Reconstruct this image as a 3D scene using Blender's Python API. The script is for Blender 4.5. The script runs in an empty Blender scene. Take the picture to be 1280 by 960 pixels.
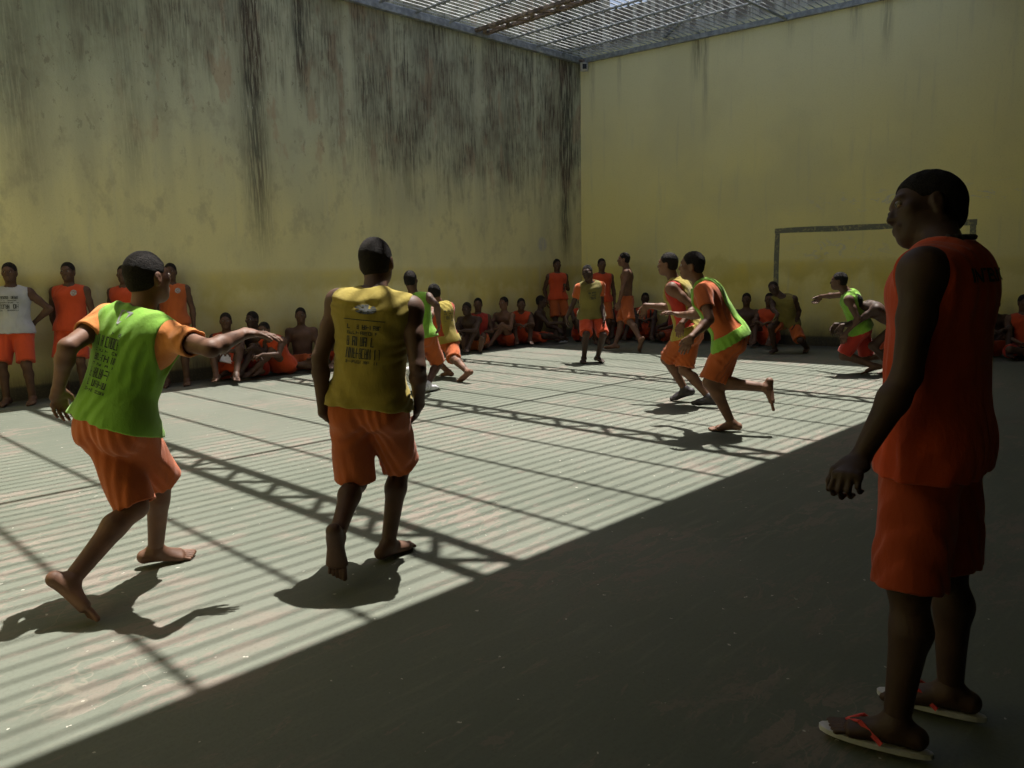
import bpy, math, random
import numpy as np
from mathutils import Vector, Matrix
from mathutils.bvhtree import BVHTree

scene = bpy.context.scene
COL = scene.collection
R = math.radians

# ------------------------------------------------------------------ tagging
def tag(o, label=None, cat=None, group=None, kind=None):
    if label: o['label'] = label
    if cat: o['category'] = cat
    if group: o['group'] = group
    if kind: o['kind'] = kind
    return o

def empty(name, loc=(0, 0, 0)):
    o = bpy.data.objects.new(name, None)
    o.location = loc
    o.empty_display_size = .2
    COL.objects.link(o)
    return o

def link(name, me, mat=None, parent=None, smooth=False):
    if mat is not None:
        for m in (mat if isinstance(mat, (list, tuple)) else [mat]):
            me.materials.append(m)
    o = bpy.data.objects.new(name, me)
    COL.objects.link(o)
    if parent: o.parent = parent
    if smooth: me.shade_smooth()
    return o

class MB:
    """collects boxes, bars and tubes into one mesh"""
    def __init__(s): s.v = []; s.f = []
    def add(s, vs, fs):
        n = len(s.v); s.v += [tuple(v) for v in vs]; s.f += [tuple(i + n for i in f) for f in fs]
    def box(s, a, b):
        x0, y0, z0 = a; x1, y1, z1 = b
        s.add([(x0,y0,z0),(x1,y0,z0),(x1,y1,z0),(x0,y1,z0),(x0,y0,z1),(x1,y0,z1),(x1,y1,z1),(x0,y1,z1)],
              [(0,3,2,1),(4,5,6,7),(0,1,5,4),(1,2,6,5),(2,3,7,6),(3,0,4,7)])
    def tube(s, a, b, r, n=8, rb=None):
        a = Vector(a); b = Vector(b); d = (b - a).normalized(); rb = r if rb is None else rb
        u = d.orthogonal().normalized(); w = d.cross(u)
        vs = []
        for p, q in ((a, r), (b, rb)):
            for i in range(n):
                t = 2 * math.pi * i / n
                vs.append(p + (u * math.cos(t) + w * math.sin(t)) * q)
        fs = [(i, (i + 1) % n, n + (i + 1) % n, n + i) for i in range(n)]
        fs += [tuple(range(n))[::-1], tuple(range(n, 2 * n))]
        s.add(vs, fs)
    def bar(s, a, b, w, h, up=(0, 0, 1)):
        a = Vector(a); b = Vector(b); d = (b - a).normalized(); up = Vector(up)
        sd = d.cross(up).normalized() * (w / 2); u = sd.cross(d).normalized() * (h / 2)
        vs = [a - sd - u, a + sd - u, a + sd + u, a - sd + u, b - sd - u, b + sd - u, b + sd + u, b - sd + u]
        s.add(vs, [(0,1,2,3),(7,6,5,4),(0,4,5,1),(1,5,6,2),(2,6,7,3),(3,7,4,0)])
    def build(s, name, mat=None, parent=None, smooth=False):
        me = bpy.data.meshes.new(name); me.from_pydata(s.v, [], s.f); me.update()
        return link(name, me, mat, parent, smooth)

# ------------------------------------------------------------------ node helper
class G:
    """small wrapper for writing shader maths"""
    def __init__(s, name):
        s.m = bpy.data.materials.new(name); s.m.use_nodes = True
        s.t = s.m.node_tree; s.b = s.t.nodes['Principled BSDF']
    def n(s, kind, **k):
        x = s.t.nodes.new(kind)
        for a, v in k.items(): setattr(x, a, v)
        return x
    def put(s, sock, v):
        if isinstance(v, bpy.types.NodeSocket): s.t.links.new(v, sock)
        elif isinstance(v, (tuple, list)) and len(v) == 3 and sock.type == 'RGBA': sock.default_value = (*v, 1)
        else: sock.default_value = v
    def math(s, op, a, b=0.0, c=None, clamp=False):
        x = s.n('ShaderNodeMath', operation=op, use_clamp=clamp)
        s.put(x.inputs[0], a); s.put(x.inputs[1], b)
        if c is not None: s.put(x.inputs[2], c)
        return x.outputs[0]
    def mul(s, a, b): return s.math('MULTIPLY', a, b)
    def add(s, a, b): return s.math('ADD', a, b)
    def sub(s, a, b): return s.math('SUBTRACT', a, b)
    def sst(s, v, a, b):     # smooth step; a > b gives a falling one
        x = s.n('ShaderNodeMapRange', interpolation_type='SMOOTHSTEP')
        s.put(x.inputs[0], v)
        x.inputs[1].default_value = min(a, b); x.inputs[2].default_value = max(a, b)
        x.inputs[3].default_value = 0 if a < b else 1; x.inputs[4].default_value = 1 if a < b else 0
        return x.outputs[0]
    def bump_at(s, v, c, w):   # 1 at c, 0 at c +- w
        return s.sst(s.math('ABSOLUTE', s.sub(v, c)), w, 0)
    def coords(s, which='Object'):
        tc = s.n('ShaderNodeTexCoord'); sp = s.n('ShaderNodeSeparateXYZ')
        s.t.links.new(tc.outputs[which], sp.inputs[0])
        s.P = tc.outputs[which]
        return sp.outputs[0], sp.outputs[1], sp.outputs[2]
    def noise(s, scale=(1, 1, 1), detail=4, rough=.5, off=(0, 0, 0), dist=0.0, col=False):
        mp = s.n('ShaderNodeMapping'); s.t.links.new(s.P, mp.inputs[0])
        mp.inputs['Scale'].default_value = scale; mp.inputs['Location'].default_value = off
        x = s.n('ShaderNodeTexNoise'); s.t.links.new(mp.outputs[0], x.inputs['Vector'])
        x.inputs['Scale'].default_value = 1; x.inputs['Detail'].default_value = detail
        x.inputs['Roughness'].default_value = rough; x.inputs['Distortion'].default_value = dist
        return x.outputs[1 if col else 0]
    def mix(s, f, a, b, mode='MIX'):
        x = s.n('ShaderNodeMix', data_type='RGBA', blend_type=mode)
        s.put(x.inputs[0], f); s.put(x.inputs[6], a); s.put(x.inputs[7], b)
        return x.outputs[2]
    def out(s, col, rough=.8, bump=None, bs=.2, bd=.01, spec=.5):
        s.put(s.b.inputs['Base Color'], col); s.put(s.b.inputs['Roughness'], rough)
        s.b.inputs['Specular IOR Level'].default_value = spec
        if bump is not None:
            bn = s.n('ShaderNodeBump'); s.put(bn.inputs['Height'], bump)
            bn.inputs['Strength'].default_value = bs; bn.inputs['Distance'].default_value = bd
            s.t.links.new(bn.outputs[0], s.b.inputs['Normal'])
        return s.m

def cloth_mat(name, col, rough=.85):
    g = G(name); g.coords()
    big = g.noise((3, 3, 2.2), 4); fine = g.noise((420, 420, 420), 2); mid = g.noise((26, 26, 9), 3, .6)
    c = g.mix(g.sst(big, .35, .7), tuple(x * .82 for x in col), tuple(min(1, x * 1.08) for x in col))
    c = g.mix(g.mul(g.sst(mid, .5, .75), .25), c, tuple(x * .6 for x in col))
    h = g.add(g.mul(mid, .8), g.mul(fine, .12))
    g.b.inputs['Sheen Weight'].default_value = .15
    return g.out(c, rough, h, .35, .02, .25)

def skin_mat(name, col):
    g = G(name); g.coords()
    a = g.noise((9, 9, 9), 4); b = g.noise((160, 160, 160), 3)
    c = g.mix(g.sst(a, .35, .7), tuple(x * .78 for x in col), tuple(x * 1.12 for x in col))
    return g.out(c, g.add(.50, g.mul(a, .22)), b, .2, .004, .35)

def plain_mat(name, col, rough=.6, metal=0.0, var=.25, scale=30):
    g = G(name); g.coords()
    a = g.noise((scale, scale, scale), 4)
    c = g.mix(g.sst(a, .35, .7), tuple(x * (1 - var) for x in col), tuple(min(1, x * (1 + var)) for x in col))
    g.b.inputs['Metallic'].default_value = metal
    return g.out(c, rough, a, .1, .004)

def hair_mat(name):
    g = G(name); g.coords()
    a = g.noise((260, 260, 260), 2); b = g.noise((40, 40, 40), 3)
    c = g.mix(g.sst(a, .4, .65), (.008, .007, .007), (.026, .021, .018))
    return g.out(c, .85, g.add(a, b), .9, .012, .2)

# ------------------------------------------------------------------ distance fields
A = lambda v: np.array(v, dtype=np.float32)
def nrm(v):
    v = np.asarray(v, dtype=np.float64); return v / max(1e-9, np.linalg.norm(v))

class Cone:          # tube between two points with an elliptical section
    def __init__(s, a, b, ra, rb, side=None, k=.03):
        s.a = np.asarray(a, float); s.b = np.asarray(b, float); s.k = k
        s.ra = (ra, ra) if np.isscalar(ra) else ra; s.rb = (rb, rb) if np.isscalar(rb) else rb
        s.side = side; s.m = max(*s.ra, *s.rb)
    def box(s, pad):
        return np.minimum(s.a, s.b) - s.m - pad, np.maximum(s.a, s.b) + s.m + pad
    def d(s, X, Y, Z):
        ab = s.b - s.a; L2 = max(1e-10, float(ab @ ab))
        px, py, pz = X - s.a[0], Y - s.a[1], Z - s.a[2]
        t = np.clip((px * ab[0] + py * ab[1] + pz * ab[2]) / L2, 0, 1)
        vx, vy, vz = px - t * ab[0], py - t * ab[1], pz - t * ab[2]
        r0 = s.ra[0] + (s.rb[0] - s.ra[0]) * t
        if s.side is None:
            return np.sqrt(vx * vx + vy * vy + vz * vz) - r0
        u = nrm(ab) if L2 > 1e-8 else np.array([0, 0, 1.])
        sd = nrm(s.side - u * (np.asarray(s.side) @ u)); fr = np.cross(u, sd)
        r1 = s.ra[1] + (s.rb[1] - s.ra[1]) * t
        a = (vx * sd[0] + vy * sd[1] + vz * sd[2]) / r0
        b = (vx * fr[0] + vy * fr[1] + vz * fr[2]) / r1
        c = (vx * u[0] + vy * u[1] + vz * u[2]) / np.minimum(r0, r1)
        return (np.sqrt(a * a + b * b + c * c) - 1) * np.minimum(r0, r1)

class Ell:
    def __init__(s, c, r, ax, k=.02):
        s.c = np.asarray(c, float); s.r = r; s.ax = ax; s.k = k; s.m = max(r)
    def box(s, pad): return s.c - s.m - pad, s.c + s.m + pad
    def d(s, X, Y, Z):
        px, py, pz = X - s.c[0], Y - s.c[1], Z - s.c[2]; q = 0
        for r, a in zip(s.r, s.ax):
            w = (px * a[0] + py * a[1] + pz * a[2]) / r; q = q + w * w
        return (np.sqrt(q) - 1) * min(s.r)

class Cut:      # remove everything on the positive side of a plane (or inside a primitive)
    def __init__(s, p=None, n=None, prim=None, near=None, p2=None, n2=None):
        s.p2 = p2; s.n2 = n2
        s.p = p; s.n = n; s.prim = prim; s.near = near

def wrinkle(X, Y, Z, seed, amp, ax, wl=.075):
    rs = np.random.RandomState(seed); n = 0
    ax = nrm(ax)
    for i in range(5):
        v = rs.randn(3); v -= ax * (v @ ax) * .66; v = nrm(v) * 2 * math.pi / (wl * (0.55 + .45 * i))
        w = nrm(rs.randn(3)) * 2 * math.pi / .33; m_ = nrm(rs.randn(3)) * 2 * math.pi / (.25 + .1 * i)
        n = n + np.sin(X * v[0] + Y * v[1] + Z * v[2] + 1.6 * np.sin(X * w[0] + Y * w[1] + Z * w[2] + i)) * ((1.0 / (1 + .2 * i)) * (.55 + .65 * np.sin(X * m_[0] + Y * m_[1] + Z * m_[2] + 2 * i)))
    return n * (amp / 2.2)

def field(prims, h, lo=None, hi=None, shape=None):
    pos = [p for p in prims if not isinstance(p, Cut)]
    if lo is None:
        bs = [p.box(h * 3) for p in pos]
        lo = np.min([b[0] for b in bs], 0); hi = np.max([b[1] for b in bs], 0)
    n = np.ceil((hi - lo) / h).astype(int) + 1 if shape is None else np.array(shape)
    ax = [(lo[i] + h * np.arange(n[i])).astype(np.float32) for i in range(3)]
    F = np.full(n, .25, np.float32)
    def sub(bl, bh):
        i0 = np.clip(np.floor((bl - lo) / h).astype(int), 0, n); i1 = np.clip(np.ceil((bh - lo) / h).astype(int) + 1, 0, n)
        if np.any(i1 <= i0): return None, None
        sl = tuple(slice(a, b) for a, b in zip(i0, i1))
        return sl, (ax[0][sl[0]][:, None, None], ax[1][sl[1]][None, :, None], ax[2][sl[2]][None, None, :])
    for p in prims:
        if isinstance(p, Cut):
            if p.prim is not None:
                sl, q = sub(*p.prim.box(h * 3))
                if sl is None: continue
                d = -p.prim.d(*q); k = p.prim.k
                a = F[sl]; hh = np.clip(.5 + .5 * (a - d) / k, 0, 1)
                F[sl] = d + (a - d) * hh + k * hh * (1 - hh)
            else:
                if p.near is not None: sl, q = sub(p.near[0] - p.near[1], p.near[0] + p.near[1])
                else: sl, q = tuple(slice(0, m) for m in n), (ax[0][:, None, None], ax[1][None, :, None], ax[2][None, None, :])
                if sl is None: continue
                d = (q[0] - p.p[0]) * p.n[0] + (q[1] - p.p[1]) * p.n[1] + (q[2] - p.p[2]) * p.n[2]
                if p.p2 is not None: d = np.minimum(d, (q[0] - p.p2[0]) * p.n2[0] + (q[1] - p.p2[1]) * p.n2[1] + (q[2] - p.p2[2]) * p.n2[2])
                F[sl] = np.maximum(F[sl], d)
            continue
        sl, q = sub(*p.box(p.k + h * 3))
        if sl is None: continue
        b = p.d(*q); a = F[sl]; k = p.k
        hh = np.clip(.5 + .5 * (a - b) / k, 0, 1)
        F[sl] = a + (b - a) * hh - k * hh * (1 - hh)
    return F, lo, ax

def add_fold(F, ax, seed, amp, axis, wl=.075):
    m = np.abs(F) < .05
    i, j, k = np.nonzero(m)
    X, Y, Z = ax[0][i], ax[1][j], ax[2][k]
    F[i, j, k] += wrinkle(X, Y, Z, seed, amp, axis, wl).astype(np.float32)

CORN = [(0,0,0),(1,0,0),(0,1,0),(1,1,0),(0,0,1),(1,0,1),(0,1,1),(1,1,1)]
EDG = [(0,1),(2,3),(4,5),(6,7),(0,2),(1,3),(4,6),(5,7),(0,4),(1,5),(2,6),(3,7)]
def snet(F, lo, h):
    F[0] = F[-1] = .2; F[:, 0] = F[:, -1] = .2; F[:, :, 0] = F[:, :, -1] = .2
    S = F < 0
    c = np.zeros(tuple(x - 1 for x in F.shape), np.int8)
    nx, ny, nz = F.shape
    for a, b, d in CORN: c += S[a:nx - 1 + a, b:ny - 1 + b, d:nz - 1 + d]
    m = (c > 0) & (c < 8)
    idx = np.argwhere(m); ids = np.full(m.shape, -1, np.int32); ids[m] = np.arange(len(idx))
    pt = np.zeros((len(idx), 3)); cnt = np.zeros(len(idx))
    vals = [F[idx[:, 0] + a, idx[:, 1] + b, idx[:, 2] + d] for a, b, d in CORN]
    for a, b in EDG:
        fa, fb = vals[a], vals[b]; cr = (fa < 0) != (fb < 0)
        t = np.where(cr, fa / np.where(cr, fa - fb, 1), 0)
        o = np.array(CORN[a], float); d = np.array(CORN[b], float) - o
        pt += np.where(cr[:, None], o + d * t[:, None], 0); cnt += cr
    V = lo + h * (idx + pt / cnt[:, None])
    Q = []
    for axn in range(3):
        o = [1, 1, 1]; o[axn] = 0
        a = np.take(S, range(0, S.shape[axn] - 1), axn); b = np.take(S, range(1, S.shape[axn]), axn)
        ch = np.argwhere(a != b)
        ok = np.all([(ch[:, i] > 0) & (ch[:, i] < m.shape[i]) for i in range(3) if i != axn], 0)
        ch = ch[ok]; ins = a[ch[:, 0], ch[:, 1], ch[:, 2]]
        u, v = [i for i in range(3) if i != axn]
        def cid(du, dv):
            q = ch.copy(); q[:, u] -= du; q[:, v] -= dv; return ids[q[:, 0], q[:, 1], q[:, 2]]
        q = np.stack([cid(1, 1), cid(0, 1), cid(0, 0), cid(1, 0)], 1)
        flip = ins if axn != 1 else ~ins
        q[~flip] = q[~flip][:, ::-1]
        Q.append(q)
    Q = np.concatenate(Q); Q = Q[(Q >= 0).all(1)]
    return V, Q

def relax(V, Q, it=1, lam=.5):
    E = np.concatenate([Q[:, [0, 1]], Q[:, [1, 2]], Q[:, [2, 3]], Q[:, [3, 0]]])
    for _ in range(it):
        s = np.zeros_like(V); c = np.bincount(E.ravel(), minlength=len(V)).astype(float)
        for ax in range(3):
            s[:, ax] = np.bincount(E[:, 0], V[E[:, 1], ax], len(V)) + np.bincount(E[:, 1], V[E[:, 0], ax], len(V))
        V = V + lam * (s / np.maximum(c, 1)[:, None] - V)
    return V

def to_mesh(name, parts, origin):
    V = np.concatenate([p[0] for p in parts]) - origin
    off = 0; Qs = []
    for v, q in parts: Qs.append(q + off); off += len(v)
    Q = np.concatenate(Qs)
    me = bpy.data.meshes.new(name)
    me.vertices.add(len(V)); me.vertices.foreach_set('co', V.astype(np.float32).ravel())
    me.loops.add(Q.size); me.loops.foreach_set('vertex_index', Q.astype(np.int32).ravel())
    me.polygons.add(len(Q)); me.polygons.foreach_set('loop_start', np.arange(0, Q.size, 4, dtype=np.int32))
    me.polygons.foreach_set('use_smooth', np.ones(len(Q), bool))
    me.update(calc_edges=True); me.validate()
    return me

def skin_of(prims, h, lo=None, hi=None, it=1):
    F, lo, ax = field(prims, h, lo, hi)
    V, Q = snet(F, lo, h)
    return relax(V, Q, it), Q

# ------------------------------------------------------------------ the human figure
class Person:
    def __init__(s, J, fat=1.0):
        s.J = {k: np.array(v, float) if k != 'H' else v for k, v in J.items()}
        s.k = J['H'] / 1.73; s.fat = fat; j = s.J
        s.sv = nrm(j['sr'] - j['sl']); s.pv = nrm(j['hr'] - j['hl'])
        s.ax = nrm(j['nk'] - j['pel']); s.sv = nrm(s.sv - s.ax * (s.sv @ s.ax))
        s.fr = np.cross(s.ax, s.sv)
        s.pf = nrm(np.cross([0, 0, 1.], s.pv))
        s.W = j['pel'] + (j['nk'] - j['pel']) * .40 + s.fr * .005
        s.C = j['pel'] + (j['nk'] - j['pel']) * .76
        s.HF = nrm(j['F']); up = nrm(j['hd'] - j['nk']) * .5 + np.array([0, 0, .5])
        s.HU = nrm(up - s.HF * (up @ s.HF)); s.HS = np.cross(s.HF, s.HU)
    def torso(s, e=0, f=None):
        j, k = s.J, s.k; f = s.fat if f is None else f
        r = lambda a, b: (a * k * f + e, b * k * f + e)
        L = [Ell(j['pel'] - s.ax * .01, (.160 * k * f + e, .112 * k * f + e, .12 * k + e), (s.pv, s.pf, np.cross(s.pv, s.pf)), .04),
             Cone(j['pel'], s.W, r(.150, .105), r(.128, .094), s.sv, .04),
             Cone(s.W, s.C, r(.128, .094), r(.140, .110), s.sv, .05),
             Cone(s.C, j['nk'] - s.ax * .05 * k, r(.132, .100), r(.085, .065), s.sv, .05)]
        for c, S in (('l', -1), ('r', 1)):
            sh = j['s' + c]; el = j['e' + c]
            L.append(Cone(j['nk'] - s.ax * .035 * k + s.sv * S * .03, sh - s.sv * S * .01, .050 * k + e, .048 * k + e, None, .05))
            L.append(Cone(sh - s.sv * S * .03 - s.ax * .03, s.W + s.sv * S * .06, .062 * k + e, .05 * k + e, None, .05))
            L.append(Ell(j['h' + c] - s.pf * .036 * k - np.array([0, 0, .035]), (.082 * k + e,) * 3, np.eye(3), .04))
            L.append(Ell(s.C + s.sv * S * .065 * k + s.fr * .065 * k, (.075 * k + e, .05 * k + e, .06 * k + e), (s.sv, s.fr, s.ax), .03))
            L.append(Ell(s.C + s.sv * S * .085 * k - s.fr * .055 * k + s.ax * .02, (.075 * k + e, .052 * k + e, .095 * k + e), (s.sv, s.fr, s.ax), .03))
        return L
    def arm(s, c, e=0):
        j, k, f = s.J, s.k, s.fat; S = -1 if c == 'l' else 1
        a, b, w = j['s' + c], j['e' + c], j['w' + c]
        ub = a + (b - a) * .45; fb = b + (w - b) * .28
        return [Ell(a + s.sv * S * .004, (.058 * k + e,) * 3, np.eye(3), .04),
                Cone(a, ub, .054 * k * f + e, .047 * k * f + e, None, .03), Cone(ub, b, .047 * k * f + e, .038 * k + e, None, .02),
                Cone(b, fb, .037 * k + e, .041 * k * f + e, None, .02), Cone(fb, w, .041 * k * f + e, .026 * k + e, None, .02)]
    def leg(s, c, e=0):
        j, k, f = s.J, s.k, s.fat
        h, kn, a = j['h' + c], j['k' + c], j['a' + c]
        back = nrm(np.cross(nrm(kn - a), s.pv)); back = back if back @ (j['a' + c] - j['t' + c]) > 0 else -back
        ca = kn + (a - kn) * .30 + back * .018
        return [Cone(h, kn, .088 * k * f + e, .055 * k + e, None, .04), Ell(kn, (.054 * k + e,) * 3, np.eye(3), .02),
                Cone(kn, ca, .050 * k + e, .054 * k * f + e, None, .03), Cone(ca, a + (ca - a) * .15, .053 * k * f + e, .034 * k + e, None, .03),
                Cone(kn, a, .042 * k + e, .034 * k + e, None, .02)]
    def foot(s, c, e=0, toes=True):
        j, k = s.J, s.k; a, t, kn = j['a' + c], j['t' + c], j['k' + c]
        d = nrm(t - a); sh = nrm(a - kn); sn = sh - d * (sh @ d)
        if np.linalg.norm(sn) < .25: sn = np.array([0, 0, -1.]) - d * (-d[2])
        sn = nrm(sn)
        # sole direction: from heel to toe
        heel = a - d * .045 * k + sn * .042 * k
        dd = nrm(t - heel); side = nrm(np.cross(dd, sn)); inner = side if (side @ s.pv) * (1 if c == 'l' else -1) > 0 else -side
        up = -nrm(np.cross(side, dd)) if np.cross(side, dd) @ sn > 0 else nrm(np.cross(side, dd))
        L0 = np.linalg.norm(t - heel); ball = heel + dd * L0 * .70 + inner * .004
        L = [Ell(a, (.036 * k + e,) * 3, np.eye(3), .02), Cone(a, heel + up * .004, .036 * k + e, .033 * k + e, None, .03),
             Cone(heel, ball, (.030 * k + e, .026 * k + e), (.042 * k + e, .019 * k + e), side, .02),
             Cone(a + d * .01, ball + up * .008, (.030 * k + e, .030 * k + e), (.036 * k + e, .018 * k + e), side, .03),
             Ell(a + side * .028 * k, (.014 + e,) * 3, np.eye(3), .015), Ell(a - side * .028 * k, (.014 + e,) * 3, np.eye(3), .015)]
        if toes:
            for i in range(5):
                o = inner * (.032 - .0168 * i) * k; q = (.30, .285, .26, .225, .185)[i]
                b0 = ball - dd * .012 + o; tip = ball + o * 1.05 + dd * L0 * q - up * .003
                mid = (b0 + tip) / 2 + up * .004
                rr = (.0135, .0098, .0093, .0088, .0082)[i] * k
                L += [Cone(b0, mid, rr * 1.02, rr * .9, None, .003), Cone(mid, tip, rr * .92, rr, None, .003)]
        else:
            L.append(Cone(ball, t - dd * .012, (.044 * k + e * .8, .018 * k + e), (.030 * k + e * .8, .014 * k + e), side, .02))
        s.sole = (heel, ball, t, side, inner, up, dd, L0)
        return L
    def hand(s, c, curl=.45):
        j, k = s.J, s.k; w, f = j['w' + c], j['f' + c]
        a = nrm(f - w); S = -1 if c == 'l' else 1
        t = s.pf - a * (s.pf @ a)
        if np.linalg.norm(t) < .5: t = np.array([0, 0, 1.]) - a * a[2]
        t = nrm(t); n = nrm(np.cross(a, t)); inw = (j['pel'] + s.ax * .3) - w
        if n @ inw < 0: n = -n
        if abs(a[2]) < .6:      # arm held out: palm down
            n = nrm(np.array([0, 0, -1.]) + a * a[2]); t = nrm(np.cross(a, n)); t = t if t @ s.pf > 0 else -t
        fa = nrm(w - j['e' + c])
        K = k * 1.0
        L = [Cone(w - fa * .05, w, .029 * k, .026 * k, None, .02),
             Cone(w, w + a * .03 * K, (.025 * K, .019 * K), (.032 * K, .016 * K), t, .02),
             Cone(w + a * .03 * K, w + a * .082 * K, (.033 * K, .015 * K), (.037 * K, .0125 * K), t, .02)]
        for i in range(4):
            o = t * (.030 - .020 * i) * K
            p = w + a * (.086 - (.0, 0, .003, .010)[i]) * K + o
            ln = (.040, .044, .041, .032)[i] * K; ang = 0.10; rr = (.0088, .0090, .0086, .0078)[i] * K
            sp = t * (.10 - .07 * i)
            for ph in range(3):
                ang += curl * (.55, .95, .75)[ph]
                q = p + nrm(a * math.cos(ang) + n * math.sin(ang) + sp * (ph == 0)) * ln
                L.append(Cone(p, q, rr, rr * .92, None, .006 if ph else .012)); p = q; ln *= .66; rr *= .92
        p = w + a * .022 * K + t * .020 * K; q = p + nrm(a * .75 + t * .65 + n * .25) * .045 * K
        r2 = q + nrm(a * .95 + t * .25 + n * (.25 + curl * .5)) * .032 * K; r3 = r2 + nrm(a * .9 + n * (.3 + curl)) * .024 * K
        L += [Cone(p, q, .015 * K, .0112 * K, None, .015), Cone(q, r2, .0108 * K, .0098 * K, None, .008), Cone(r2, r3, .0098 * K, .0085 * K, None, .008)]
        s.htip = p
        return L
    def head(s):
        j, k = s.J, s.k; h = j['hd']; f, u, sd = s.HF, s.HU, s.HS; AX = (sd, f, u)
        P = lambda x, y, z: h + (sd * x + f * y + u * z) * k
        E = lambda c, r, kk=.02: Ell(P(*c), tuple(x * k for x in r), AX, kk)
        L = [E((0, -.018, .028), (.076, .096, .092)), E((0, .030, -.030), (.058, .060, .082), .03), E((0, .052, -.088), (.032, .032, .026), .03),
             E((0, .0, -.05), (.060, .06, .06), .03),
             Cone(P(-.03, .076, .030), P(.03, .076, .030), .011 * k, .011 * k, None, .015),
             Cone(P(0, .086, .012), P(0, .101, -.026), .007 * k, .0115 * k, None, .010),
             E((.013, .089, -.030), (.008, .010, .008), .008), E((-.013, .089, -.030), (.008, .010, .008), .008),
             Cone(P(-.018, .086, -.053), P(.018, .086, -.053), .0075 * k, .0075 * k, None, .008),
             Cone(P(-.016, .085, -.064), P(.016, .085, -.064), .0082 * k, .0082 * k, None, .008),
             E((.045, .055, -.012), (.022, .022, .020), .02), E((-.045, .055, -.012), (.022, .022, .020), .02),
             Cut(prim=E((.031, .104, .010), (.020, .022, .013), .010)), Cut(prim=E((-.031, .104, .010), (.020, .022, .013), .010)),
             E((.078, -.012, -.008), (.011, .021, .033), .006), E((-.078, -.012, -.008), (.011, .021, .033), .006),
             Cut(prim=E((.090, -.006, -.006), (.006, .011, .018), .004)), Cut(prim=E((-.090, -.006, -.006), (.006, .011, .018), .004)),
             Cone(j['nk'] - s.ax * .02 * k, P(0, -.025, -.055), .062 * k, .056 * k, None, .03)]
        return L
    def hair(s, thick=.008):
        k = s.k; h = s.J['hd']; f, u, sd = s.HF, s.HU, s.HS; AX = (sd, f, u)
        P = lambda x, y, z: h + (sd * x + f * y + u * z) * k
        E = lambda c, r, kk=.02: Ell(P(*c), tuple(x * k for x in r), AX, kk)
        return [E((0, -.018 - thick * .9, .030 + thick * .3), (.076 + thick, .096 + thick, .092 + thick)), E((0, -.045, -.03), (.062 + thick, .06 + thick, .05), .02),
                Cut(p=P(0, .050, .048), n=nrm(f * .84 - u * .54)), Cut(prim=E((.085, .012, -.03), (.04, .04, .045), .01)), Cut(prim=E((-.085, .012, -.03), (.04, .04, .045), .01)),
                Cut(p=P(0, 0, -.062), n=-u)]
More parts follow.
